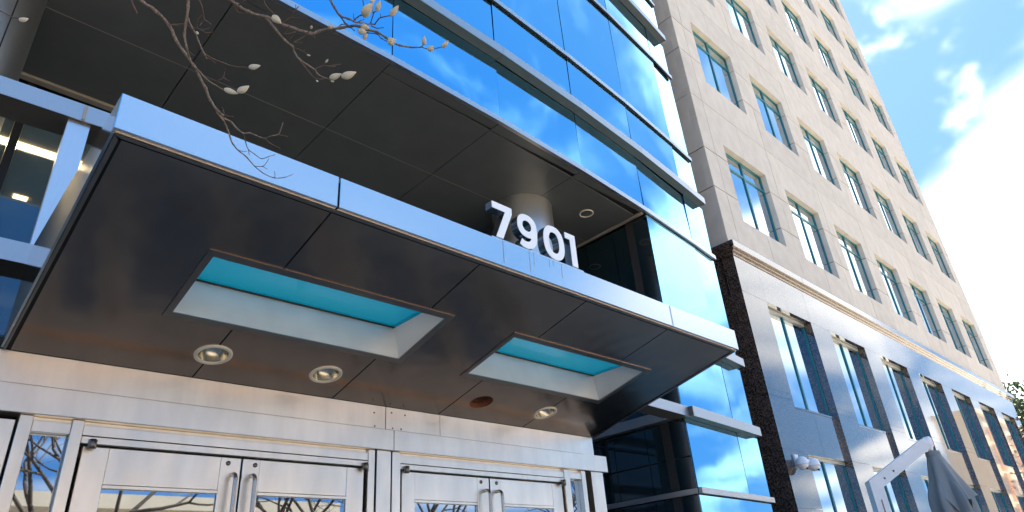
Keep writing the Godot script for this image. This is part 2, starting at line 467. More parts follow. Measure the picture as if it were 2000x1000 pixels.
const TWIGS := [
	[1,0.0041,0.0033,[0.175,2.964,-1.432,0.195,2.95,-1.431,0.228,2.941,-1.429,0.265,2.928,-1.442,0.294,2.898,-1.454,0.327,2.874,-1.464,0.35,2.864,-1.476,0.369,2.856,-1.492,0.395,2.83,-1.502,0.414,2.807,-1.512,0.432,2.782,-1.509,0.456,2.775,-1.514]],
	[1,0.0038,0.0014,[0.275,2.968,-1.354,0.285,2.948,-1.372,0.291,2.92,-1.388,0.298,2.89,-1.409,0.303,2.878,-1.415,0.314,2.865,-1.426,0.329,2.86,-1.448,0.343,2.844,-1.453,0.363,2.833,-1.455,0.385,2.821,-1.458,0.402,2.805,-1.445,0.419,2.801,-1.445,0.427,2.803,-1.445]],
	[0,0.0020,0.0011,[0.263,2.92,-1.433,0.277,2.924,-1.426,0.293,2.929,-1.417,0.312,2.927,-1.414,0.327,2.927,-1.407,0.341,2.909,-1.39,0.361,2.919,-1.384]],
	[0,0.0025,0.0017,[0.293,2.922,-1.383,0.308,2.907,-1.393,0.32,2.897,-1.396,0.331,2.879,-1.399,0.347,2.855,-1.402,0.361,2.846,-1.411]],
	[0,0.0015,0.0011,[0.353,2.854,-1.406,0.377,2.846,-1.401,0.394,2.836,-1.388,0.417,2.844,-1.395,0.436,2.842,-1.383,0.455,2.837,-1.364]],
	[0,0.0011,0.0008,[0.362,2.848,-1.409,0.371,2.848,-1.409,0.383,2.842,-1.409]],
	[0,0.0017,0.0011,[0.289,2.935,-1.313,0.305,2.92,-1.324,0.318,2.921,-1.347,0.323,2.91,-1.351,0.333,2.916,-1.358,0.342,2.91,-1.355]],
	[0,0.0012,0.0009,[0.324,2.914,-1.355,0.323,2.914,-1.367,0.319,2.902,-1.369]],
	[0,0.0013,0.0012,[0.321,2.917,-1.396,0.314,2.923,-1.378,0.316,2.928,-1.358]],
	[0,0.0012,0.0009,[0.322,2.916,-1.396,0.333,2.912,-1.387,0.345,2.917,-1.376]],
	[0,0.0011,0.0007,[0.321,2.864,-1.432,0.334,2.854,-1.428,0.344,2.846,-1.416]],
	[0,0.0021,0.0017,[0.164,2.96,-1.437,0.182,2.935,-1.443,0.192,2.92,-1.444]],
	[0,0.0014,0.0011,[0.405,2.807,-1.449,0.405,2.812,-1.43,0.412,2.82,-1.422,0.412,2.834,-1.422,0.408,2.837,-1.407]],
	[0,0.0011,0.0008,[0.412,2.82,-1.421,0.416,2.807,-1.41,0.425,2.809,-1.413]],
	[0,0.0026,0.0008,[0.445,2.774,-1.518,0.455,2.757,-1.51,0.473,2.75,-1.526,0.487,2.722,-1.528,0.498,2.713,-1.536,0.515,2.698,-1.536,0.537,2.684,-1.531,0.567,2.674,-1.545,0.589,2.648,-1.527,0.617,2.643,-1.523,0.638,2.642,-1.504,0.657,2.655,-1.493]],
	[0,0.0010,0.0007,[0.511,2.704,-1.539,0.524,2.699,-1.535,0.534,2.697,-1.523]],
	[0,0.0011,0.0007,[0.564,2.666,-1.535,0.58,2.664,-1.52,0.585,2.671,-1.51,0.588,2.683,-1.501]],
	[0,0.0009,0.0006,[0.58,2.663,-1.519,0.59,2.653,-1.509]],
	[0,0.0009,0.0006,[0.617,2.641,-1.52,0.617,2.654,-1.518,0.611,2.656,-1.512]],
	[0,0.0028,0.0010,[0.438,2.779,-1.516,0.446,2.768,-1.512,0.462,2.765,-1.513,0.479,2.765,-1.515,0.492,2.739,-1.501,0.509,2.73,-1.497,0.523,2.734,-1.49,0.55,2.735,-1.492,0.564,2.73,-1.482,0.572,2.73,-1.462,0.586,2.735,-1.451,0.585,2.743,-1.434,0.585,2.76,-1.426]],
	[0,0.0011,0.0007,[0.586,2.733,-1.449,0.595,2.728,-1.44,0.604,2.726,-1.433]],
	[0,0.0013,0.0010,[0.562,2.726,-1.477,0.567,2.711,-1.468,0.584,2.714,-1.476,0.601,2.703,-1.466]],
	[0,0.0014,0.0008,[0.513,2.739,-1.511,0.528,2.725,-1.525,0.54,2.709,-1.53,0.555,2.697,-1.523,0.576,2.69,-1.523,0.582,2.682,-1.493,0.599,2.694,-1.488]],
	[0,0.0010,0.0007,[0.536,2.701,-1.519,0.543,2.689,-1.526]],
	[0,0.0014,0.0011,[0.436,2.782,-1.514,0.444,2.773,-1.508,0.459,2.778,-1.517,0.475,2.771,-1.498]],
	[0,0.0011,0.0010,[0.453,2.773,-1.503,0.45,2.783,-1.504,0.442,2.786,-1.496]],
	[1,0.0050,0.0044,[0.395,3.184,-1.496,0.408,3.18,-1.497,0.442,3.182,-1.507,0.472,3.172,-1.501,0.499,3.176,-1.498,0.519,3.169,-1.484,0.545,3.166,-1.478,0.574,3.168,-1.477,0.605,3.162,-1.464,0.647,3.165,-1.455,0.673,3.183,-1.448,0.696,3.183,-1.417,0.719,3.184,-1.395,0.746,3.201,-1.384]],
	[0,0.0047,0.0016,[0.746,3.201,-1.384,0.758,3.19,-1.358,0.785,3.181,-1.344,0.816,3.182,-1.334,0.839,3.158,-1.316,0.859,3.142,-1.306,0.874,3.127,-1.29,0.91,3.133,-1.279,0.923,3.119,-1.248,0.924,3.119,-1.235]],
	[0,0.0015,0.0011,[0.924,3.121,-1.249,0.936,3.109,-1.235,0.945,3.11,-1.23]],
	[0,0.0013,0.0011,[0.953,3.11,-1.224,0.957,3.102,-1.204,0.971,3.108,-1.195]],
	[1,0.0035,0.0022,[0.629,3.197,-1.316,0.639,3.187,-1.316,0.663,3.177,-1.33,0.692,3.177,-1.345,0.713,3.169,-1.333,0.734,3.167,-1.328,0.762,3.178,-1.327,0.794,3.183,-1.312]],
	[0,0.0024,0.0016,[0.692,3.176,-1.345,0.713,3.169,-1.354,0.74,3.185,-1.372,0.758,3.179,-1.371]],
	[0,0.0019,0.0016,[0.794,3.183,-1.312,0.788,3.177,-1.284,0.793,3.18,-1.272,0.808,3.174,-1.244]],
	[0,0.0013,0.0010,[0.793,3.183,-1.278,0.788,3.191,-1.271]],
	[0,0.0018,0.0014,[0.782,3.184,-1.318,0.777,3.192,-1.299,0.767,3.184,-1.276,0.768,3.181,-1.262]],
	[0,0.0013,0.0013,[0.77,3.189,-1.284,0.761,3.201,-1.277,0.748,3.194,-1.256]],
	[0,0.0022,0.0019,[0.737,3.183,-1.344,0.735,3.178,-1.317,0.737,3.17,-1.293]],
	[0,0.0013,0.0013,[0.731,3.186,-1.276,0.718,3.184,-1.259,0.71,3.189,-1.249]],
	[0,0.0013,0.0010,[0.736,3.177,-1.336,0.727,3.179,-1.326,0.721,3.184,-1.318]],
	[0,0.0014,0.0010,[0.744,3.174,-1.335,0.745,3.168,-1.315,0.754,3.176,-1.31]],
	[0,0.0018,0.0011,[0.783,3.172,-1.315,0.798,3.163,-1.305,0.813,3.164,-1.29]],
	[0,0.0019,0.0015,[0.787,3.171,-1.347,0.807,3.154,-1.318,0.823,3.145,-1.317,0.832,3.121,-1.296]],
	[0,0.0016,0.0015,[0.713,3.186,-1.403,0.72,3.197,-1.391,0.731,3.191,-1.371]],
	[0,0.0015,0.0011,[0.703,3.176,-1.42,0.713,3.167,-1.409,0.717,3.149,-1.393,0.727,3.147,-1.392]],
	[0,0.0045,0.0019,[0.52,3.171,-1.487,0.538,3.151,-1.482,0.561,3.132,-1.482,0.585,3.113,-1.481,0.605,3.1,-1.476,0.62,3.094,-1.488,0.632,3.064,-1.477,0.656,3.049,-1.469,0.685,3.05,-1.475,0.695,3.029,-1.467,0.723,3.025,-1.462,0.736,3.012,-1.44]],
	[0,0.0022,0.0014,[0.63,3.058,-1.473,0.65,3.039,-1.472,0.674,3.031,-1.48,0.694,3.014,-1.472,0.711,3.012,-1.453]],
	[0,0.0016,0.0013,[0.676,3.029,-1.452,0.689,3.038,-1.437,0.706,3.036,-1.419,0.727,3.034,-1.392]],
	[0,0.0014,0.0017,[0.686,3.031,-1.429,0.689,3.036,-1.415,0.691,3.04,-1.403]],
	[0,0.0012,0.0012,[0.697,3.033,-1.423,0.704,3.023,-1.407,0.717,3.029,-1.402]],
	[0,0.0016,0.0011,[0.606,3.081,-1.459,0.623,3.068,-1.445,0.636,3.071,-1.45,0.644,3.056,-1.438]],
	[0,0.0011,0.0011,[0.634,3.068,-1.446,0.628,3.066,-1.435]],
	[0,0.0017,0.0015,[0.601,3.091,-1.45,0.616,3.104,-1.43,0.623,3.112,-1.403,0.618,3.109,-1.378]],
	[0,0.0016,0.0014,[0.572,3.117,-1.465,0.58,3.11,-1.448,0.593,3.113,-1.43]],
	[0,0.0014,0.0011,[0.588,3.095,-1.451,0.592,3.102,-1.433,0.601,3.097,-1.413]],
	[0,0.0014,0.0015,[0.602,3.09,-1.451,0.618,3.087,-1.433]],
	[0,0.0012,0.0014,[0.574,3.118,-1.463,0.574,3.127,-1.45,0.573,3.123,-1.427]],
	[0,0.0019,0.0018,[0.475,3.167,-1.414,0.487,3.165,-1.426,0.502,3.161,-1.439,0.519,3.153,-1.439,0.528,3.15,-1.446]],
	[0,0.0017,0.0011,[0.559,3.152,-1.463,0.572,3.16,-1.434,0.573,3.165,-1.408,0.574,3.164,-1.38]],
	[0,0.0014,0.0011,[0.569,3.153,-1.427,0.579,3.143,-1.409,0.597,3.142,-1.396]],
	[0,0.0011,0.0008,[0.573,3.164,-1.397,0.567,3.173,-1.388]],
	[0,0.0017,0.0012,[0.433,3.177,-1.508,0.445,3.17,-1.517,0.457,3.164,-1.511,0.466,3.154,-1.492]],
	[0,0.0014,0.0012,[0.474,3.175,-1.498,0.484,3.176,-1.478]],
	[0,0.0017,0.0015,[0.441,3.18,-1.503,0.445,3.173,-1.478,0.452,3.181,-1.467]],
	[0,0.0014,0.0011,[0.49,3.174,-1.508,0.509,3.174,-1.512,0.523,3.162,-1.495]],
	[0,0.0014,0.0011,[0.658,3.168,-1.45,0.665,3.15,-1.451]],
	[1,0.0014,0.0011,[-0.069,2.767,-1.458,-0.051,2.77,-1.461,-0.033,2.76,-1.452,-0.015,2.755,-1.443]]]
const BUDS := [
	[0.453,2.837,-1.365,0.475,2.842,-1.344,0.0072],
	[0.423,2.798,-1.438,0.457,2.791,-1.425,0.0076],
	[0.452,2.792,-1.421,0.471,2.805,-1.394,0.0085],
	[0.719,3.008,-1.438,0.742,3.017,-1.407,0.0092],
	[0.744,3.007,-1.411,0.773,3.018,-1.374,0.0116],
	[0.525,3.148,-1.448,0.554,3.133,-1.445,0.0113],
	[0.689,3.178,-1.409,0.695,3.179,-1.394,0.0072],
	[0.728,3.156,-1.281,0.741,3.176,-1.238,0.0125],
	[0.74,3.167,-1.296,0.752,3.176,-1.267,0.0084],
	[0.764,3.172,-1.257,0.759,3.189,-1.228,0.0088],
	[0.799,3.158,-1.236,0.805,3.176,-1.198,0.0095],
	[0.743,3.195,-1.257,0.748,3.198,-1.241,0.007],
	[0.752,3.152,-1.341,0.774,3.146,-1.325,0.0107],
	[0.756,3.171,-1.332,0.782,3.161,-1.319,0.0093],
	[0.776,3.136,-1.346,0.777,3.144,-1.326,0.0079],
	[0.826,3.105,-1.286,0.84,3.108,-1.262,0.0128],
	[0.921,3.111,-1.229,0.909,3.126,-1.209,0.0079],
	[0.938,3.1,-1.23,0.945,3.105,-1.208,0.0087],
	[0.961,3.092,-1.187,0.964,3.103,-1.159,0.0079],
	[-0.017,2.752,-1.445,-0.002,2.758,-1.433,0.0052],
	[0.319,2.896,-1.389,0.325,2.889,-1.386,0.0035],
	[0.64,3.056,-1.44,0.649,3.052,-1.432,0.0028],
	[0.725,3.002,-1.441,0.733,2.997,-1.433,0.0032],
	[0.691,3.005,-1.469,0.696,2.998,-1.465,0.0028],
	[0.616,3.097,-1.376,0.613,3.099,-1.365,0.0038],
	[0.685,3.026,-1.405,0.686,3.03,-1.391,0.0035]]


# ---------- the setting ----------
func structure(o: Node) -> void:
	o.set_meta("kind", "structure")

func make_ground() -> void:
	structure(box("paving", Vector3(-400, -0.5, -400), Vector3(400, 0.0, 400), M.paving, self))


# ---------- glass building ----------
# a louvre: dark body with a bright metal strip along its edge
func louvre(called: String, x0: float, x1: float, y: float, inner: float, outer: float, g: Node3D) -> void:
	var o := node(called, g)
	put("body", arc_bar(x0, x1, [Vector2(inner, y), Vector2(outer - 0.009, y), Vector2(outer - 0.009, y + 0.14), Vector2(inner, y + 0.15)]), M.louver_body, o)
	put("edge_strip", arc_bar(x0, x1, [Vector2(outer - 0.008, y - 0.003), Vector2(outer, y - 0.003), Vector2(outer, y + 0.146), Vector2(outer - 0.008, y + 0.146)]), M.louver, o)

func ledge(y: float, out: float, tall: float) -> Array:
	return [Vector2(-0.055, y), Vector2(out, y), Vector2(out, y + tall), Vector2(-0.055, y + tall)]

# a flat sheet whose surface is very slightly uneven, as rolled glass and sheet metal are
func wavy(st: SurfaceTool, a: Vector3, b: Vector3, c: Vector3, d: Vector3, nu: int, nv: int, amount: float) -> void:
	var n := (b - a).cross(d - a).normalized()
	var u := (b - a).normalized()
	var v := (d - a).normalized()
	var grid := []
	for j in nv + 1:
		for i in nu + 1:
			var s := float(i) / nu
			var t := float(j) / nv
			var p := a.lerp(b, s).lerp(d.lerp(c, s), t)
			var q := p * 1.7 + a * 3.1
			var m := (n + u * uneven.get_noise_3d(q.x, q.y, q.z) * amount * 2.0 + v * uneven.get_noise_3d(q.x + 40.0, q.y, q.z) * amount * 2.0).normalized()
			grid.append([p, m])
	for j in nv:
		for i in nu:
			var k := j * (nu + 1) + i
			for e in [grid[k], grid[k + nu + 2], grid[k + 1], grid[k], grid[k + nu + 1], grid[k + nu + 2]]:
				st.set_normal(e[1])
				st.add_vertex(e[0])

func arc_panel(x0: float, x1: float, y0: float, y1: float, gap: float) -> Mesh:
	var st := begin()
	var j := []
	for k in 4:
		j.append(rng.randf_range(-0.010, 0.010))
	var a := arc(x0 + gap, -0.06 + j[0], y0 + gap); var b := arc(x1 - gap, -0.06 + j[1], y0 + gap)
	var c := arc(x1 - gap, -0.06 + j[0] + j[2] - j[1] + j[1], y1 - gap); var d := arc(x0 + gap, -0.06 + j[3], y1 - gap)
	c = b + d - a
	var n := (b - a).cross(d - a).normalized() * -0.02
	wavy(st, a, b, c, d, 10, 8, 0.0035)
	quad(st, b + n, a + n, d + n, c + n)
	quad(st, a + n, b + n, b, a)
	quad(st, d, c, c + n, d + n)
	quad(st, a + n, a, d, d + n)
	quad(st, b, b + n, c + n, c)
	return st.commit()

func soffit_panel(x0: float, x1: float, front0: Vector3, front1: Vector3, z_back: float, parent: Node3D) -> void:
	var st := begin()
	var y := SOFFIT + EYE
	var a := Vector3(front0.x, y, front0.z); var b := Vector3(front1.x, y, front1.z)
	var c := Vector3(x1, y, z_back); var d := Vector3(x0, y, z_back)
	var u := Vector3(0, 0.025, 0)
	quad(st, d, c, b, a)
	quad(st, a + u, b + u, c + u, d + u)
	quad(st, a, b, b + u, a + u)
	quad(st, c, d, d + u, c + u)
	quad(st, d, a, a + u, d + u)
	quad(st, b, c, c + u, b + u)
	put("soffit_panel", st.commit(), M.dark_panel, parent)

func downlight(called: String, at: Vector3, up: Vector3, r: float, parent: Node3D, lamp := true) -> void:
	var o := node(called, parent)
	var side := Vector3(1, 0, 0)
	o.transform = Transform3D(Basis(side, up, side.cross(up)), at)
	if lamp:
		put("ring", smooth_lathe([Vector2(r * 0.80, 0.0), Vector2(r * 0.81, -0.008), Vector2(r * 0.9, -0.012), Vector2(r, -0.008), Vector2(r * 1.01, 0.002)], 40), M.lamp_ring, o)
		put("reflector", smooth_lathe([Vector2(r * 0.82, -0.002), Vector2(r * 0.74, 0.035), Vector2(r * 0.55, 0.075), Vector2(r * 0.3, 0.095), Vector2(0.0, 0.10)], 40), M.lamp_cone, o)
	else:
		put("rusty_sleeve", lathe([Vector2(r * 0.97, -0.001), Vector2(r * 0.97, 0.05), Vector2(r * 0.80, 0.05), Vector2(r * 0.80, 0.16), Vector2(0.0, 0.16)], 32), M.rust, o)

func make_glass_building() -> void:
	var g := thing("glass_building", "glass office building with blue mirrored panels, metal louvres and dark overhanging soffit", "building")
	var xs := []
	for k in range(-7, 2):
		xs.append(8.60 + BAY * k)
	xs.append(11.235)
	# the mirrored front above the overhang
	var rows := [[5.82, 6.915], [7.065, 8.11], [8.185, 10.45], [10.525, 11.49], [11.645, 12.82], [12.895, 15.10], [15.175, 16.10], [16.255, 17.4], [17.475, 19.6]]
	for i in xs.size() - 1:
		for r in rows:
			put("glass_panel", arc_panel(xs[i], xs[i + 1], r[0], r[1], 0.007), M.glass_blue, g)
		put("wall_core", arc_bar(xs[i], xs[i + 1], [Vector2(-0.5, 5.76), Vector2(-0.10, 5.76), Vector2(-0.10, 19.7), Vector2(-0.5, 19.7)]), M.joint, g)
		var end: float = minf(xs[i + 1], 11.10)
		for y in [6.91, 11.49, 16.10]:
			louvre("louvre", xs[i] + 0.002, end - 0.002, y, -0.055, 0.10, g)
		for y in [8.11, 10.45, 12.82, 15.10, 17.4]:
			var lg := node("ledge", g)
			put("body", arc_bar(xs[i] + 0.001, xs[i + 1] - 0.001, ledge(y, -0.019, 0.07)), M.joint, lg)
			put("edge_strip", arc_bar(xs[i] + 0.001, xs[i + 1] - 0.001, [Vector2(-0.018, y - 0.001), Vector2(-0.012, y - 0.001), Vector2(-0.012, y + 0.085), Vector2(-0.018, y + 0.085)]), M.ledge_metal, lg)
		put("soffit_ledge", arc_bar(xs[i] + 0.001, xs[i + 1] - 0.001, ledge(SOFFIT, 0.0, 0.085)), M.ledge_metal, g)
		# free-standing louvre beams that run on across the entrance
		for y in [2.207, 3.448]:
			louvre("louvre_beam", xs[i] + 0.002, end - 0.002, y, -0.26 if i < 7 else -0.055, 0.03 if i < 7 else 0.10, g)
	for k in [-1, 0, 1, 2]:
		var x: float = 0.415 + 3.55 * k
		if x < 8.0:
			put("post", arc_bar(x, x + 0.145, [Vector2(-0.15, 2.362), Vector2(-0.01, 2.362), Vector2(-0.01, 3.447), Vector2(-0.15, 3.447)]), M.steel, g)
	put("sealant_streak", arc_bar(0.49, 0.512, [Vector2(0.028, 3.452), Vector2(0.033, 3.452), Vector2(0.033, 3.585), Vector2(0.028, 3.585)]), M.light_trim, g)
	# the bay right of the entrance comes down to the ground
	for i in [7, 8]:
		for r in [[3.60, 5.70], [2.36, 3.45], [1.225, 2.21], [-1.5, 1.135]]:
			put("glass_panel", arc_panel(xs[i], xs[i + 1], r[0], r[1], 0.007), M.glass_blue, g)
		put("ledge", arc_bar(xs[i] + 0.001, xs[i + 1] + (0.03 if i == 8 else 0.0), ledge(1.145, 0.0, 0.08)), M.louver, g)
		put("wall_core", arc_bar(xs[i] + 0.03, xs[i + 1], [Vector2(-0.5, -1.55), Vector2(-0.10, -1.55), Vector2(-0.10, 5.70), Vector2(-0.5, 5.70)]), M.joint, g)
	# its side wall of dark glass
	var zs := [-5.245, -5.645, -5.975, -6.60, -7.20, -7.80]
	for i in 5:
		for r in [[-1.5, 1.135], [1.225, 1.655], [1.665, 2.205], [2.36, 3.445], [3.60, 5.68]]:
			ebox("side_glass_panel", 8.600, 8.62, r[0] + 0.006, r[1] - 0.006, zs[i + 1] + 0.006, zs[i] - 0.006, M.dark_glass, g)
	for y in [2.207, 3.448]:
		ebox("side_louvre", 8.45, 8.599, y + 0.002, y + 0.145, -7.80, -5.43, M.louver, g)
	ebox("side_ledge", 8.56, 8.599, 1.147, 1.218, -7.80, -5.235, M.louver, g)
	ebox("side_core", 8.64, 8.9, -1.55, 5.70, -7.80, -5.30, M.joint, g)
	# overhanging soffit
	var js := []
	for k in range(-3, 5):
		js.append(1.49 + 1.755 * k)
	for i in js.size() - 1:
		var a: float = js[i] + 0.006
		var b: float = js[i + 1] - 0.006
		if i == js.size() - 2:
			b = 8.50
		soffit_panel(a, b, arc(a, -0.056, 0), arc(b, -0.056, 0), arc(a, -0.222, 0).z, g)
		soffit_panel(a, b, arc(a, -0.236, 0), arc(b, -0.236, 0), -6.503, g)
		soffit_panel(a, b, Vector3(a, 0, -6.518), Vector3(b, 0, -6.518), -7.69, g)
	ebox("joint_strip", -3.7, 8.5, 5.722, 5.732, -6.517, -6.504, M.light_trim, g)
	ebox("edge_trim", 8.505, 8.565, 5.705, 5.745, -7.69, -5.26, M.light_trim, g)
	ebox("edge_trim", -3.7, 8.5, 5.69, 5.745, -7.79, -7.70, M.light_trim, g)
	for p in [Vector2(7.76, -5.85), Vector2(7.76, -7.1)]:
		downlight("soffit_light", Vector3(p.x, SOFFIT + EYE - 0.001, p.y), Vector3.UP, 0.125, g)
	for x in [-0.42, 6.80]:
		var col := node("round_column", g)
		col.position = Vector3(x, 0, -6.43)
		put("shaft", smooth_lathe([Vector2(0.5, 0.0), Vector2(0.5, 3.4), Vector2(0.5, SOFFIT + EYE)], 72), M.column_steel, col)
		var a := 0.62
		put("seam", box_mesh(Vector3(0.012, SOFFIT + EYE - 0.01, 0.006)), M.joint, col, Transform3D(Basis(Vector3.UP, a), Vector3(sin(a) * 0.5, (SOFFIT + EYE) / 2, cos(a) * 0.5)))
	# recessed glazing and the lit lobby behind it
	for k in range(-3, 5):
		var x: float = 0.23 + 1.755 * k
		ebox("mullion", x - 0.04, x + 0.04, -1.55, 5.68, -7.92, -7.80, M.mullion, g)
		for r in [[-1.5, 0.98], [1.02, 2.38], [2.42, 5.68]]:
			ebox("lobby_pane", x + 0.045, minf(x + 1.71, 8.58), r[0], r[1], -7.865, -7.855, M.clear_glass, g)
	for y in [0.98, 2.38]:
		ebox("transom", -5.0, 8.58, y, y + 0.04, -7.91, -7.81, M.mullion, g)
	ebox("lobby_ceiling", -8.0, 8.6, 5.30, 5.42, -14.0, -7.93, M.room_ceiling, g)
	ebox("lobby_back_wall", -8.0, 8.6, -1.55, 5.30, -14.2, -14.0, M.room_wall, g)
	ebox("lobby_side_wall", 8.6, 8.8, -1.55, 5.42, -14.0, -7.93, M.room_wall, g)
	ebox("lobby_side_wall", -8.2, -8.0, -1.55, 5.42, -14.0, -7.93, M.room_wall, g)
	ebox("lobby_floor", -8.0, 8.6, -1.56, -1.535, -14.0, -7.93, M.room_floor, g)
	ebox("lobby_light", -4.0, 3.0, 5.27, 5.299, -8.60, -8.47, M.lit_tube, g)
	ebox("lobby_light", 0.48, 0.64, 5.28, 5.299, -9.86, -9.76, M.lit_tube, g)
	var al := AreaLight3D.new()
	al.name = "lobby_area_light"
	add_child(al)
	al.area_size = Vector2(7.0, 0.12)
	al.transform = Transform3D(Basis(Vector3.RIGHT, -PI / 2), Vector3(-0.5, 5.25 + EYE, -8.53))
	al.light_color = Color(1.0, 0.88, 0.66)
	al.light_energy = 3.0
	al.shadow_enabled = true
	# the mass of the building above and beside
	ebox("upper_floors", -14.0, 11.2, 5.78, 19.7, -30.0, -6.2, M.joint, g)
	ebox("side_wing", -14.0, -5.2, -1.55, 5.75, -30.0, -5.4, M.joint, g)
	ebox("rear_block", -8.2, 11.2, -1.55, 5.75, -30.0, -14.3, M.joint, g)
	ebox("bay_block", 8.95, 11.2, -1.55, 5.72, -14.3, -6.0, M.joint, g)


# ---------- entrance canopy ----------
const SLOPE := 0.2343

func sof(x: float, z: float, down := 0.0) -> Vector3:
	var n := Vector3(0, -1, SLOPE).normalized()
	return Vector3(x, 1.43 + (z + 4.4) * SLOPE + EYE, z) + n * down

# a thin sheet on the sloping soffit; polygons of (x, z)
func soffit_sheet(polys: Array, down: float, thick: float) -> Mesh:
	var st := begin()
	for poly: PackedVector2Array in polys:
		var t := Geometry2D.triangulate_polygon(poly)
		for k in range(0, t.size(), 3):
			var a := poly[t[k]]; var b := poly[t[k + 1]]; var c := poly[t[k + 2]]
			if (b - a).cross(c - a) > 0.0:
				var s := b; b = c; c = s
			tri(st, sof(a.x, a.y, down), sof(c.x, c.y, down), sof(b.x, b.y, down))
			tri(st, sof(a.x, a.y, down - thick), sof(b.x, b.y, down - thick), sof(c.x, c.y, down - thick))
		for k in poly.size():
			var a := poly[k]; var b := poly[(k + 1) % poly.size()]
			quad(st, sof(a.x, a.y, down), sof(b.x, b.y, down), sof(b.x, b.y, down - thick), sof(a.x, a.y, down - thick))
	return st.commit()

func rect(x0: float, x1: float, z0: float, z1: float) -> PackedVector2Array:
	return PackedVector2Array([Vector2(x0, z0), Vector2(x1, z0), Vector2(x1, z1), Vector2(x0, z1)])

func circle(x: float, z: float, r: float) -> PackedVector2Array:
	var p := PackedVector2Array()
	for k in 36:
		p.append(Vector2(x + r * cos(TAU * k / 36), z + r * sin(TAU * k / 36)))
	return p

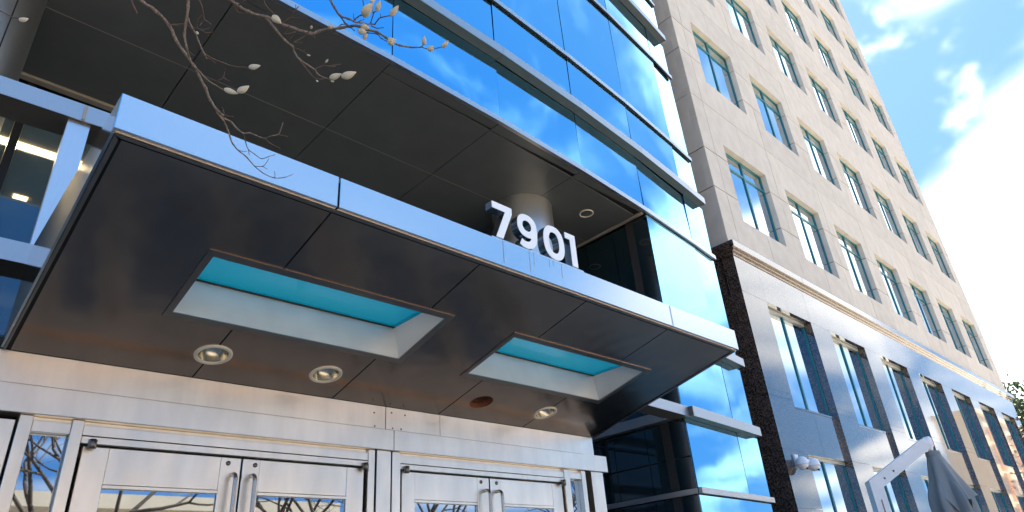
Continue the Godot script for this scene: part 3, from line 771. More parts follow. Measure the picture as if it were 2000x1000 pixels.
func make_canopy() -> void:
	var c := thing("entrance_canopy", "brushed steel entrance canopy with sloping dark soffit and two teal skylights", "canopy")
	var front := -2.62
	var lights := [Vector2(1.41, -4.10), Vector2(2.19, -4.10), Vector2(3.64, -4.11), Vector2(4.40, -4.10)]
	# fascia in three sheets, joints open
	for f in [[0.373, 1.406], [1.417, 4.396], [4.404, 5.422]]:
		ebox("fascia_panel", f[0], f[1], 1.845, 2.030, front - 0.03, front, M.fascia_steel, c, 0.003)
	ebox("fascia_backing", 0.40, 5.40, 1.86, 2.02, front - 0.06, front - 0.032, M.joint, c)
	# rain marks under the house number
	for d in [[2.565, 0.16, 0.006], [2.80, 0.15, 0.004], [2.842, 0.09, 0.003], [2.99, 0.06, 0.004], [3.03, 0.04, 0.003], [3.11, 0.11, 0.004]]:
		ebox("drip_stain", d[0], d[0] + d[2], 2.026 - d[1], 2.026, front - 0.001, front + 0.0006, M.stain, c)
	# sides taper with the soffit
	for sx in [[0.373, 0.385], [5.41, 5.422]]:
		var st := begin()
		var p := [sof(0, -4.38), sof(0, front - 0.032), Vector3(0, 2.03 + EYE, front - 0.032), Vector3(0, 2.03 + EYE, -4.38)]
		var q := []
		var r := []
		for v: Vector3 in p:
			q.append(Vector3(sx[0], v.y, v.z))
			r.append(Vector3(sx[1], v.y, v.z))
		quad(st, q[0], q[1], q[2], q[3])
		quad(st, r[1], r[0], r[3], r[2])
		for k in 4:
			quad(st, q[k], r[k], r[(k + 1) % 4], q[(k + 1) % 4])
		put("side_panel", st.commit(), M.side_steel, c)
	# soffit borders
	put("soffit_border", soffit_sheet([PackedVector2Array([Vector2(0.388, front - 0.032), Vector2(5.408, front - 0.032), Vector2(5.37, -2.664), Vector2(0.412, -2.664)])], 0.006, 0.012), M.soffit_border, c)
	put("soffit_border", soffit_sheet([PackedVector2Array([Vector2(0.388, -2.655), Vector2(0.408, -2.676), Vector2(0.398, -4.385), Vector2(0.388, -4.385)])], 0.006, 0.012), M.soffit_border, c)
	put("soffit_border", soffit_sheet([PackedVector2Array([Vector2(5.408, -2.655), Vector2(5.374, -2.676), Vector2(5.388, -4.385), Vector2(5.408, -4.385)])], 0.006, 0.012), M.soffit_border, c)
	# soffit panels, cut round the skylights and the lamps
	var g := 0.005
	var xj := [0.415, 1.40, 2.41, 3.40, 4.39, 5.366]
	var holes := [rect(0.996, 2.614, -3.806, -3.174), rect(3.164, 4.822, -3.806, -3.174)]
	for i in 5:
		var whole := rect(xj[i] + g, xj[i + 1] - g, -4.392, -2.676)
		var pieces := [whole]
		for h in holes:
			var next := []
			for p in pieces:
				next.append_array(Geometry2D.clip_polygons(p, h))
			pieces = next
		for p: PackedVector2Array in pieces:
			var cut := [p]
			for l: Vector2 in lights:
				var inside := Geometry2D.is_point_in_polygon(l, p)
				var next := []
				for q: PackedVector2Array in cut:
					var halves := [q]
					if inside and absf(l.x - xj[i]) > 0.2 and absf(l.x - xj[i + 1]) > 0.2:
						halves = Geometry2D.intersect_polygons(q, rect(-1, l.x, -9, 9)) + Geometry2D.intersect_polygons(q, rect(l.x, 9, -9, 9))
					for hf in halves:
						next.append_array(Geometry2D.clip_polygons(hf, circle(l.x, l.y, 0.100)))
				cut = next
			put("soffit_panel", soffit_sheet(cut, 0.0, 0.006), M.soffit_steel, c)
	for i in range(1, 5):  # added dark strips above the joints block skylight glow through the gaps
		for z in [[-4.39, -3.81], [-3.17, -2.68]]:
			put("added_joint_backing", soffit_sheet([rect(xj[i] - 0.03, xj[i] + 0.03, z[0] if absf(z[0] + 4.39) > 0.01 or (i != 1 and i != 4) else -3.99, z[1])], -0.008, 0.003), M.joint, c)
	for z in [-4.395, -2.67]:
		put("added_joint_backing", soffit_sheet([rect(0.40, 5.38, z - 0.006, z + 0.02)], -0.012, 0.003), M.joint, c)
	for x in [0.41, 5.37]:
		put("added_joint_backing", soffit_sheet([rect(x - 0.015, x + 0.015, -4.37, -2.69)], -0.012, 0.003), M.joint, c)
	var up := Vector3(0, 1, -SLOPE).normalized()
	for k in 4:
		var at := sof(lights[k].x, lights[k].y, 0.001)
		downlight("recessed_light" if k != 2 else "empty_light_hole", at, up, 0.112 if k != 2 else 0.104, c, k != 2)
	# skylights
	for s in [[0.996, 2.614], [3.164, 4.822]]:
		var sk := node("skylight", c)
		var x0: float = s[0]
		var x1: float = s[1]
		for b in [[x0, x1, -3.222, -3.174], [x0, x1, -3.806, -3.758], [x0, x0 + 0.04, -3.757, -3.223], [x1 - 0.05, x1, -3.757, -3.223]]:
			put("frame_bar", soffit_sheet([rect(b[0] + 0.001, b[1] - 0.001, b[2], b[3])], 0.006, 0.010), M.soffit_border, sk)
		var a0: float = x0 + 0.036
		var a1: float = x1 - 0.045
		var ty := 1.80 + EYE
		var lo := [sof(a0, -3.756, 0.0), sof(a1, -3.756, 0.0), sof(a1, -3.224, 0.0), sof(a0, -3.224, 0.0)]
		var hi := [Vector3(a0 + 0.05, ty, -3.756), Vector3(a1 - 0.05, ty, -3.756), Vector3(a1 - 0.05, ty, -3.224), Vector3(a0 + 0.05, ty, -3.224)]
		var outw := [Vector3(0, 0, -0.006), Vector3(0.006, 0, 0), Vector3(0, 0, 0.006), Vector3(-0.006, 0, 0)]
		for k in 4:
			var n := (k + 1) % 4
			var st := begin()
			quad(st, lo[k], lo[n], hi[n], hi[k])
			quad(st, lo[n] + outw[k], lo[k] + outw[k], hi[k] + outw[k], hi[n] + outw[k])
			put("shaft_wall", st.commit(), M.shaft, sk)
		box("pane", Vector3(a0 - 0.02, ty + 0.012, -3.80), Vector3(a1 + 0.02, ty + 0.030, -3.18), M.teal_glass, sk)
		box("pane_bead", Vector3(a0 + 0.04, ty, -3.755), Vector3(a1 - 0.04, ty + 0.005, -3.738), M.gasket, sk)
		box("pane_edge", Vector3(a0 + 0.05, ty + 0.006, -3.754), Vector3(a1 - 0.05, ty + 0.0115, -3.728), M.pane_edge, sk)
		box("pane_edge", Vector3(a1 - 0.075, ty + 0.006, -3.727), Vector3(a1 - 0.052, ty + 0.0115, -3.23), M.pane_edge, sk)
	# roof deck round the skylights
	for d in [[0.386, 5.409, -3.17, -2.685], [0.386, 5.409, -4.38, -3.81], [0.386, 0.99, -3.81, -3.17], [2.62, 3.158, -3.81, -3.17], [4.828, 5.409, -3.81, -3.17]]:
		ebox("roof_deck", d[0], d[1], 1.89, 1.93, d[2] + 0.001, d[3] - 0.001, M.joint, c)
	ebox("back_plate", 0.39, 5.405, 1.45, 1.93, -4.395, -4.382, M.joint, c)


# ---------- house number ----------
func digit(called: String, outer: PackedVector2Array, hole: PackedVector2Array, at: Vector3, parent: Node3D) -> void:
	var d := 0.058
	var o := CSGPolygon3D.new()
	o.name = called
	o.polygon = outer
	o.depth = d
	o.material = M.digit
	parent.add_child(o, true)
	o.position = at
	var f := CSGPolygon3D.new()
	f.name = "digit_face"
	f.polygon = outer
	f.depth = 0.004
	f.material = M.digit_face
	parent.add_child(f, true)
	f.position = at + Vector3(0, 0, 0.0045)
	if hole.size():
		for o2: CSGPolygon3D in [o, f]:
			cut_hole(o2, hole)

func cut_hole(o: CSGPolygon3D, hole: PackedVector2Array) -> void:
	if true:
		var h := CSGPolygon3D.new()
		h.operation = CSGShape3D.OPERATION_SUBTRACTION
		h.polygon = hole
		h.depth = o.depth + 0.04
		h.material = o.material
		h.position = Vector3(0, 0, 0.02)
		h.name = "counter"
		o.add_child(h)

func oval(cx: float, cy: float, rx: float, ry: float, pw := 2.25) -> PackedVector2Array:
	var p := PackedVector2Array()
	for k in 48:
		var a := TAU * k / 48
		p.append(Vector2(cx + rx * signf(cos(a)) * pow(absf(cos(a)), 2.0 / pw), cy + ry * signf(sin(a)) * pow(absf(sin(a)), 2.0 / pw)))
	return p

func ribbon(line: Array, half: float) -> PackedVector2Array:
	var l := PackedVector2Array()
	var r := []
	for i in line.size():
		var d: Vector2 = (line[mini(i + 1, line.size() - 1)] - line[maxi(i - 1, 0)]).normalized()
		var n := Vector2(-d.y, d.x) * half
		l.append(line[i] + n)
		r.append(line[i] - n)
	r.reverse()
	for p in r:
		l.append(p)
	return l

func make_number() -> void:
	var z := -2.655
	var y := 2.068 + EYE
	var n := thing("building_number", "silver metal number 7901 standing on the canopy edge", "sign", Vector3(0, 0, 0))
	ebox("base_plate", 2.49, 3.365, 2.031, 2.046, -2.735, -2.632, M.steel, n)
	for x in [2.55, 2.585, 2.80, 2.86, 3.07, 3.13, 3.285, 3.315]:
		ebox("stud", x - 0.004, x + 0.004, 2.047, 2.072, -2.69, -2.682, M.steel, n)
	digit("digit", PackedVector2Array([Vector2(0.0, 0.262), Vector2(0.0, 0.212), Vector2(0.115, 0.212), Vector2(0.022, 0.0), Vector2(0.082, 0.0), Vector2(0.178, 0.218), Vector2(0.178, 0.262)]), PackedVector2Array(), Vector3(2.524, y, z), n)
	var tail := []
	for p in [Vector2(0.022, 0.040), Vector2(0.05, 0.026), Vector2(0.085, 0.025), Vector2(0.118, 0.036), Vector2(0.142, 0.062), Vector2(0.155, 0.098), Vector2(0.1585, 0.135), Vector2(0.157, 0.165)]:
		tail.append(p)
	var nine: Array = Geometry2D.merge_polygons(oval(0.092, 0.175, 0.092, 0.090), ribbon(tail, 0.0265))
	var best: PackedVector2Array = nine[0]
	for q: PackedVector2Array in nine:
		if q.size() > best.size():
			best = q
	digit("digit", best, oval(0.090, 0.176, 0.042, 0.042, 2.1), Vector3(2.748, y, z), n)
	digit("digit", oval(0.105, 0.131, 0.105, 0.134, 2.35), oval(0.105, 0.131, 0.052, 0.084, 2.3), Vector3(2.996, y, z), n)
	digit("digit", PackedVector2Array([Vector2(0.0, 0.262), Vector2(0.0, 0.214), Vector2(0.050, 0.214), Vector2(0.050, 0.0), Vector2(0.108, 0.0), Vector2(0.108, 0.262)]), PackedVector2Array(), Vector3(3.226, y, z), n)


# ---------- entrance doors ----------
func door_leaf(x0: float, x1: float, s0: float, s1: float, handle_x: float, lock_x: float, parent: Node3D) -> void:
	var d := node("door", parent)
	var top := 0.953
	ebox("stile", x0, s0 - 0.001, -1.53, top, -4.475, -4.430, M.door_steel, d, 0.003)
	ebox("stile", s1 + 0.001, x1, -1.53, top, -4.475, -4.430, M.door_steel, d, 0.003)
	ebox("top_rail", s0, s1, 0.750, top, -4.47, -4.433, M.door_steel, d, 0.002)
	ebox("glazing_bead", s0, s1, 0.728, 0.748, -4.465, -4.428, M.door_steel, d, 0.002)
	ebox("bottom_rail", s0, s1, -1.53, -1.22, -4.47, -4.433, M.door_steel, d, 0.002)
	ebox("pane", s0 + 0.001, s1 - 0.001, -1.219, 0.727, -4.458, -4.448, M.door_glass, d)
	var st := begin()
	var z := -4.43
	var pts := []
	for k in 7:
		var a := PI / 2 * k / 6.0
		pts.append(Vector3(handle_x, 0.80 + EYE + 0.045 * sin(a), z + 0.03 + 0.045 * (1.0 - cos(a)) * 0 + 0.045 * cos(a)))
	pts.reverse()
	pts.push_front(Vector3(handle_x, 0.845 + EYE, z))
	for k in 7:
		var a := PI / 2 * k / 6.0
		pts.append(Vector3(handle_x, -0.35 + EYE - 0.045 * sin(a), z + 0.03 + 0.045 * cos(a)))
	pts.append(Vector3(handle_x, -0.395 + EYE, z))
	var rs := []
	for p in pts:
		rs.append(0.014)
	tube(st, pts, rs, 12)
	put("pull_handle", st.commit(), M.handle_steel, d)
	put("lock_cylinder", smooth_lathe([Vector2(0.015, -0.004), Vector2(0.0145, 0.004), Vector2(0.0, 0.004)], 20), M.pivot, d, Transform3D(Basis(Vector3.RIGHT, PI / 2), Vector3(lock_x, 0.929 + EYE - 0.012, -4.4285)))

func make_entrance() -> void:
	var v := thing("entrance_vestibule", "brushed steel entrance with two pairs of glazed doors under the canopy", "entrance")
	# the two bands over the doors
	for b in [[-1.2, 2.887], [2.893, 3.424], [3.428, 5.395]]:
		ebox("upper_band", b[0], b[1], 1.252, 1.432, -4.44, -4.402, M.door_steel, v, 0.002)
	for b in [[-1.2, 2.949], [2.954, 5.55]]:
		ebox("lower_band", b[0], b[1], 1.090, 1.248, -4.50, -4.372, M.door_steel, v, 0.004)
	for p in [Vector2(2.782, 1.371), Vector2(2.79, 1.268), Vector2(2.942, 1.39), Vector2(2.954, 1.268), Vector2(3.034, 1.270), Vector2(3.07, 1.385)]:
		put("screw", smooth_lathe([Vector2(0.007, 0.0), Vector2(0.006, 0.004), Vector2(0.0025, 0.004), Vector2(0.002, 0.001), Vector2(0.0, 0.001)], 14), M.pivot, v, Transform3D(Basis(Vector3.RIGHT, PI / 2), Vector3(p.x, p.y + EYE, -4.402)))
	# posts
	for p in [[0.548, 0.612, -4.40], [0.800, 0.859, -4.40], [2.744, 2.800, -4.40], [2.815, 2.940, -4.395], [2.956, 3.031, -4.40], [4.912, 4.990, -4.40], [5.164, 5.222, -4.40], [5.300, 5.480, -4.39]]:
		ebox("post", p[0], p[1], -1.55, 1.088, -4.56, p[2], M.door_steel, v, 0.003)
	# left wing panel and side lights
	ebox("wing_panel", -1.2, 0.536, -1.55, 1.062, -4.50, -4.418, M.door_steel, v, 0.003)
	for s in [[0.614, 0.798], [4.992, 5.162]]:
		ebox("side_light_header", s[0], s[1], 1.006, 1.066, -4.49, -4.408, M.door_steel, v, 0.002)
		ebox("side_light_pane", s[0], s[1], -1.45, 1.004, -4.47, -4.455, M.door_glass, v)
		ebox("side_light_header", s[0], s[1], 1.068, 1.088, -4.52, -4.43, M.door_steel, v)
	# heads over the door pairs
	for h in [[0.861, 2.742], [3.033, 4.910]]:
		ebox("door_head", h[0], h[1], 1.068, 1.088, -4.52, -4.43, M.door_steel, v)
		ebox("door_head", h[0], h[1], 1.008, 1.065, -4.52, -4.408, M.door_steel, v, 0.002)
		ebox("door_head", h[0], h[1], 0.962, 1.003, -4.52, -4.402, M.door_steel, v, 0.003)
		ebox("door_stop", h[0], h[1], 0.90, 0.960, -4.56, -4.49, M.gasket, v)
	door_leaf(0.883, 1.800, 1.021, 1.668, 1.745, 1.715, v)
	door_leaf(1.812, 2.725, 1.927, 2.584, 1.872, 1.894, v)
	door_leaf(3.066, 3.965, 3.189, 3.832, 3.905, 3.874, v)
	door_leaf(3.980, 4.893, 4.100, 4.756, 4.045, 4.053, v)
	for x in [0.909, 2.702, 3.072, 4.868]:
		var p := node("pivot_hinge", v)
		ebox("pivot_plate", x - 0.012, x + 0.032, 0.935, 0.985, -4.401, -4.388, M.pivot, p, 0.003)
		put("pivot_barrel", smooth_lathe([Vector2(0.0, -0.026), Vector2(0.018, -0.026), Vector2(0.018, 0.026), Vector2(0.0, 0.026)], 16), M.pivot, p, Transform3D(Basis(), Vector3(x + 0.008, 0.958 + EYE, -4.382)))
	ebox("backing", -1.2, 5.38, -1.55, 1.42, -4.70, -4.58, M.joint, v)
	ebox("side_wall", 5.36, 5.385, -1.55, 1.43, -7.79, -4.71, M.door_steel, v)
	ebox("roof", -1.2, 5.38, 1.434, 1.50, -7.79, -4.41, M.joint, v)


# ---------- stone building ----------
const SX := 11.25            # its left corner
const SZ := -5.12            # its front
const COL := 2.97            # one window bay
const STOREY := 3.90
const JX := 1.485

# the elevation is drawn in units of U metres
const U := 1.085
func uv3(x: float, y: float, z: float) -> Vector3:
	return Vector3(x * U, y * U + EYE, z * U)

func ubox(called: String, x0: float, x1: float, y0: float, y1: float, z0: float, z1: float, m: Material, parent: Node3D, b := 0.0) -> MeshInstance3D:
	return box(called, uv3(x0, y0, z0), uv3(x1, y1, z1), m, parent, b)

func in_view(p: Vector3) -> bool:
	var q := cam.transform.affine_inverse() * p
	if q.z > -0.1:
		return false
	var t := tan(deg_to_rad(42.42 / 2)) * 1.12
	return absf(q.y / -q.z) < t and absf(q.x / -q.z) < t * 2.0

func make_stone_building() -> void:
	var s := thing("stone_building", "tall beige stone office building on a polished granite base with rows of teal-framed windows", "building")
	var right := 32.87
	var floors := 7
	var stones := [M.limestone, M.limestone_b, M.limestone_c]
	var rest := {}
	for k in 3:
		rest[k] = begin()
	var rest_used := false
	# window openings
	var wins := []
	for f in floors:
		for k in 7:
			wins.append(Rect2(12.22 + COL * k, 6.80 + STOREY * f, 1.97, 2.02))
	# stone courses
	var levels := [5.925]
	for f in floors:
		levels.append_array([7.32 + STOREY * f, 8.33 + STOREY * f, 9.83 + STOREY * f])
	var gw := 0.006
	var cells := [SX]
	for k in 15:
		var x := 11.735 + JX * k
		if x < right - 0.3:
			cells.append(x)
	cells.append(right)
	for i in levels.size() - 1:
		var groove_lo := 0.013 if i % 3 != 0 or i == 0 else gw
		var groove_hi := 0.013 if i % 3 != 2 else gw
		if i == 0:
			groove_lo = gw
		for j in cells.size() - 1:
			var x0: float = cells[j] + (gw if j > 0 else 0.0)
			var x1: float = cells[j + 1] - gw
			var y0: float = levels[i] + groove_lo
			var y1: float = levels[i + 1] - groove_hi
			var parts := [Rect2(x0, y0, x1 - x0, y1 - y0)]
			for w: Rect2 in wins:
				var next := []
				for p: Rect2 in parts:
					if not p.intersects(w):
						next.append(p)
						continue
					var c := p.intersection(w)
					if c.position.y - p.position.y > 0.02:
						next.append(Rect2(p.position.x, p.position.y, p.size.x, c.position.y - p.position.y))
					if p.end.y - c.end.y > 0.02:
						next.append(Rect2(p.position.x, c.end.y, p.size.x, p.end.y - c.end.y))
					if c.position.x - p.position.x > 0.02:
						next.append(Rect2(p.position.x, c.position.y, c.position.x - p.position.x, c.size.y))
					if p.end.x - c.end.x > 0.02:
						next.append(Rect2(c.end.x, c.position.y, p.end.x - c.end.x, c.size.y))
				parts = next
			if parts.is_empty():
				continue
			var mid := uv3((x0 + x1) / 2, (y0 + y1) / 2, SZ)
			var pick := rng.randi() % 3
			var proud := rng.randf_range(-0.002, 0.002)
			if in_view(mid) or in_view(uv3(x0, y0, SZ)) or in_view(uv3(x1, y0, SZ)):
				var st := begin()
				for p: Rect2 in parts:
					bx(st, uv3(p.position.x, p.position.y, SZ - 0.15), uv3(p.end.x, p.end.y, SZ + proud))
				put("stone_panel", st.commit(), stones[pick], s)
			else:
				rest_used = true
				for p: Rect2 in parts:
					bx(rest[pick], uv3(p.position.x, p.position.y, SZ - 0.15), uv3(p.end.x, p.end.y, SZ + proud))
	if rest_used:
		for k in 3:
			var o := put("upper_stone_panels", rest[k].commit(), stones[k], s)
			o.set_meta("kind", "stuff")
	# stones of the left return
	for i in levels.size() - 1:
		var lo: float = levels[i] + (0.013 if i % 3 != 0 else gw)
		var hi: float = levels[i + 1] - (0.013 if i % 3 != 2 else gw)
		ubox("return_stone", SX + 0.001, SX + 0.10, lo, hi, -5.75, SZ - 0.14, stones[i % 3], s)
	# mortar set back in the joints
	var mo := begin()
	var top: float = levels[levels.size() - 1]
	for k in 8:
		var x0 := SX + 0.02 if k == 0 else 14.19 + COL * (k - 1) + 0.02
		var x1 := right - 0.02 if k == 7 else 12.22 + COL * k - 0.02
		bx(mo, uv3(x0, 5.93, SZ - 0.14), uv3(x1, top - 0.02, SZ - 0.03))
	for w: Rect2 in wins:
		bx(mo, uv3(w.position.x - 0.01, w.end.y + 0.02, SZ - 0.139), uv3(w.end.x + 0.01, w.end.y + STOREY - 2.02 - 0.02, SZ - 0.031))
	for k in 7:
		bx(mo, uv3(12.21 + COL * k, 5.94, SZ - 0.139), uv3(14.2 + COL * k, 6.78, SZ - 0.031))
	bx(mo, uv3(SX + 0.015, 5.93, -5.74), uv3(SX + 0.09, top - 0.02, SZ - 0.16))
	put("mortar", mo.commit(), M.mortar, s)
	# windows
	for f in floors:
		for k in 7:
			var w: Rect2 = wins[f * 7 + k]
			var c := uv3(w.get_center().x, w.get_center().y, SZ)
			if f > 0 and not in_view(c) and f > 5:
				continue
			var o := node("window", s)
			o.position = c - Vector3(0, 0, 0.13 * U)
			var hw := w.size.x / 2 * U
			var hh := w.size.y / 2 * U
			var fr := begin()
			var t := 0.05
			for b in [[-hw, -hw + t, -hh, hh], [hw - t, hw, -hh, hh], [-hw + t, hw - t, hh - t, hh], [-hw + t, hw - t, -hh, -hh + t]]:
				bx(fr, Vector3(b[0], b[2], -0.05), Vector3(b[1], b[3], 0.0))
			put("frame", frame_mesh("stone", fr), M.teal_frame, o)
			var tr := hh - 0.48
			box("mullion", Vector3(-0.03, -hh + t, -0.045), Vector3(0.03, hh - t, 0.004), M.teal_frame, o)
			box("transom", Vector3(-hw + t, tr - 0.025, -0.045), Vector3(-0.031, tr + 0.025, 0.002), M.teal_frame, o)
			box("transom", Vector3(0.031, tr - 0.025, -0.045), Vector3(hw - t, tr + 0.025, 0.002), M.teal_frame, o)
			for sx in [-1, 1]:
				for p in [[-hh + t, tr - 0.025], [tr + 0.025, hh - t]]:
					var xa: float = 0.03 if sx > 0 else -hw + t
					var xb: float = hw - t if sx > 0 else -0.03
					var pane := box("pane", Vector3(xa, p[0], -0.036), Vector3(xb, p[1], -0.026), M.window_glass, o)
					pane.rotation = Vector3(rng.randf_range(-0.005, 0.005), rng.randf_range(-0.005, 0.005), 0)
	# cornice between stone and granite
	for c in [[5.775, 5.920, 0.160], [5.722, 5.774, 0.105], [5.664, 5.721, 0.065]]:
		var p: float = c[2]
		var n := 0
		var x := SX - p
		while x < right + 0.05:
			var e := minf(x + 2.97, right + p)
			if right + p - e < 0.5:
				e = right + p
			ubox("cornice_stone", x, e - 0.004, c[0], c[1], SZ - 0.1, SZ + p, M.granite, s, 0.006)
			x = e
			n += 1
		ubox("cornice_stone", SX - p + 0.001, SX + 0.1, c[0], c[1], -5.75, SZ - 0.095, M.granite, s)
	# granite base
	var gz := -5.08
	var gx := 11.22
	for k in 22:
		var a := gx if k == 0 else 12.17 + 0.99 * (k - 1)
		var b := minf(12.17 + 0.99 * k, right + 0.03)
		if b - a > 0.1:
			ubox("granite_panel", a, b - 0.005, 4.905, 5.662, gz - 0.25, gz + rng.randf_range(-0.001, 0.001), M.granite, s)
	for k in 8:
		var a := gx if k == 0 else 14.15 + COL * (k - 1)
		var b := right + 0.03 if k == 7 else 12.17 + COL * k
		for r in [[3.025, 4.90], [2.905, 3.02], [1.965, 2.90], [1.015, 1.96], [0.0, 1.01], [-1.55, -0.005]]:
			ubox("granite_pier", a, b, r[0], r[1], gz - 0.30, gz + rng.randf_range(-0.001, 0.001), M.granite, s)
	for k in 7:
		var a := 12.17 + COL * k
		var b := 14.15 + COL * k
		var m := (a + b) / 2 - 0.06
		ubox("granite_spandrel", a + 0.001, m - 0.003, 1.965, 2.80, gz - 0.30, gz - 0.075, M.granite, s)
		ubox("granite_spandrel", m + 0.003, b - 0.001, 1.965, 2.80, gz - 0.30, gz - 0.075, M.granite, s)
		ubox("window_sill", a + 0.001, b - 0.001, 2.803, 2.845, gz - 0.30, gz - 0.068, M.granite, s, 0.004)
		ubox("granite_spandrel", a + 0.001, b - 0.001, -1.55, -0.80, gz - 0.30, gz - 0.075, M.granite, s)
		for r in [[2.847, 4.903], [-0.798, 1.963]]:
			var o := node("granite_window", s)
			var z: float = gz - 0.17
			o.position = uv3((a + b) / 2, (r[0] + r[1]) / 2, z)
			var hw: float = (b - a) / 2 * U - 0.002
			var hh: float = (r[1] - r[0]) / 2 * U - 0.002
			box("head_trim", Vector3(-hw, hh - 0.06, -0.06), Vector3(hw, hh, 0.02), M.window_trim, o)
			box("jamb", Vector3(hw - 0.03, -hh, -0.06), Vector3(hw, hh - 0.061, 0.008), M.teal_frame, o)
			box("jamb", Vector3(-hw, -hh, -0.06), Vector3(-hw + 0.03, hh - 0.061, 0.008), M.teal_frame, o)
			box("mullion", Vector3(-0.03, -hh + 0.03, -0.05), Vector3(0.03, hh - 0.061, 0.004), M.teal_frame, o)
			box("bottom_rail", Vector3(-hw + 0.031, -hh, -0.05), Vector3(hw - 0.031, -hh + 0.03, 0.004), M.teal_frame, o)
			for sx in [-1, 1]:
				var xa: float = 0.03 if sx > 0 else -hw + 0.03
				var xb: float = hw - 0.03 if sx > 0 else -0.03
				var pane := box("pane", Vector3(xa, -hh + 0.03, -0.032), Vector3(xb, hh - 0.061, -0.022), M.window_glass, o)
				pane.rotation = Vector3(rng.randf_range(-0.004, 0.004), rng.randf_range(-0.004, 0.004), 0)
	for r in [[4.905, 5.662], [3.025, 4.90], [1.965, 3.02], [1.015, 1.96], [-1.55, 1.01]]:
		ubox("granite_return", gx + 0.001, gx + 0.1, r[0], r[1] - 0.004, -5.75, gz - 0.29, M.granite, s)
	# the mass behind
	ubox("building_mass", SX + 0.11, right - 0.001, -1.55, top, -30.0, SZ - 0.31, M.limestone, s)
	ubox("parapet", SX, right, top + 0.004, top + 1.2, -30.0, SZ, M.limestone, s)

var frame_cache := {}
func frame_mesh(key: String, st: SurfaceTool) -> Mesh:
	if not frame_cache.has(key):
		frame_cache[key] = st.commit()
	return frame_cache[key]


# ---------- patio umbrella ----------
func make_umbrella() -> void:
	var e := Vector3(9.0, 0.93 + EYE, -3.06)
	var h := Vector3(9.49, 1.37 + EYE, -2.487)
	var u := thing("patio_umbrella", "folded grey cantilever parasol hanging from a white metal arm", "umbrella", Vector3(9.0, 0, -3.06))
	var plan := Vector3(h.x - e.x, 0, h.z - e.z).normalized()
	var side := Vector3(-plan.z, 0, plan.x)
	var b := begin()
	bx(b, Vector3(-0.35, 0.0, -0.35), Vector3(0.35, 0.07, 0.35))
	put("base_slab", b.commit(), M.kerb, u)
	var t := 0.075
	# mast and arm share one bent outline
	var dir := (h - e).normalized()
	var st := begin()
	var o := Vector3.ZERO
	var e0 := e - u.position
	var h0 := h - u.position
	var up2 := dir.cross(-side).normalized()
	if up2.y < 0:
		up2 = -up2
	var outline := [Vector3(0, 0.07, 0) - plan * t, Vector3(0, 0.07, 0) + plan * t, e0 + plan * t - Vector3(0, 0.03, 0), h0 - up2 * t * 0.85, h0 + up2 * t * 0.85, e0 - plan * t + Vector3(0, 0.05, 0)]
	for pair in [[0, 1, 2, 5], [5, 2, 3, 4]]:
		var q := []
		for k in pair:
			q.append(outline[k])
		quad(st, q[0] + side * t, q[1] + side * t, q[2] + side * t, q[3] + side * t)
		quad(st, q[1] - side * t, q[0] - side * t, q[3] - side * t, q[2] - side * t)
	for k in 6:
		var p: Vector3 = outline[k]
		var q: Vector3 = outline[(k + 1) % 6]
		quad(st, p + side * t, p - side * t, q - side * t, q + side * t)
	put("mast_arm", st.commit(), M.white_arm, u)
	for k in [0.15, 0.32, 1.0, 1.08]:
		var c: Vector3 = e0.lerp(h0, k) + side * (t + 0.001)
		if k < 0.9:
			put("bolt", smooth_lathe([Vector2(0.012, -0.002), Vector2(0.011, 0.005), Vector2(0.0, 0.006)], 12), M.pivot, u, Transform3D(Basis(Quaternion(Vector3.UP, side)), c))
	put("slot", box_mesh(Vector3(0.014, 0.16, 0.004)), M.pivot, u, Transform3D(Basis(Vector3.UP, atan2(side.x, side.z)), e0 + side * (t + 0.001) - Vector3(0, 0.25, 0)))
	put("hub_cap", smooth_lathe([Vector2(0.0, 0.075), Vector2(0.035, 0.07), Vector2(0.05, 0.05), Vector2(0.05, -0.04), Vector2(0.035, -0.06), Vector2(0.025, -0.10), Vector2(0.025, -0.20), Vector2(0.0, -0.20)], 24), M.white_arm, u, Transform3D(Basis(), h0 + plan * 0.03))
	# the folded cloth: hanging pleats with two layers of hem
	var top := h0 + plan * 0.04 + Vector3(0, -0.13, 0)
	var lean := Vector3(0.55, 0, 0.62)
	for layer in 2:
		var cl := begin()
		cl.set_smooth_group(0)
		var n := 96
		var steps := 22
		var long := 0.60 if layer == 0 else 1.25
		var grid := []
		for j in steps + 1:
			var v := float(j) / steps
			var ring := []
			for k in n:
				var a := TAU * k / n
				var fold := sin(a * 6.0 + 0.8 + v * 0.5) * 0.55 + sin(a * 11.0 + 2.0) * 0.2 * v
				var r := 0.0
				if layer == 0:
					r = (0.07 + 0.135 * pow(v, 0.85)) * (1.0 + fold * 0.42 * v)
				else:
					r = (0.06 + 0.135 * smooth(0.0, 0.5, v) - 0.04 * smooth(0.6, 1.0, v)) * (1.0 + fold * 0.5 * smooth(0.0, 0.4, v))
				var hem := 0.06 * sin(a * 6.0 + 0.8) * v * v + 0.03 * sin(a * 2.0) * v
				var sh := 0.055 * v * (1.0 if layer == 0 else 1.0 - 0.5 * v)
				ring.append(top + lean * sh + Vector3(cos(a) * r, -long * v + hem, sin(a) * r))
			grid.append(ring)
		for j in steps:
			for k in n:
				var g := (k + 1) % n
				for p in [grid[j][k], grid[j][g], grid[j + 1][g], grid[j][k], grid[j + 1][g], grid[j + 1][k]]:
					cl.add_vertex(p)
		cl.index()
		cl.generate_normals()
		put("canopy_cloth" if layer == 0 else "inner_cloth", cl.commit(), M.umbrella_cloth, u)
	put("cloth_collar", smooth_lathe([Vector2(0.05, 0.03), Vector2(0.082, 0.02), Vector2(0.085, -0.03), Vector2(0.08, -0.035)], 24), M.umbrella_cloth, u, Transform3D(Basis(), top))


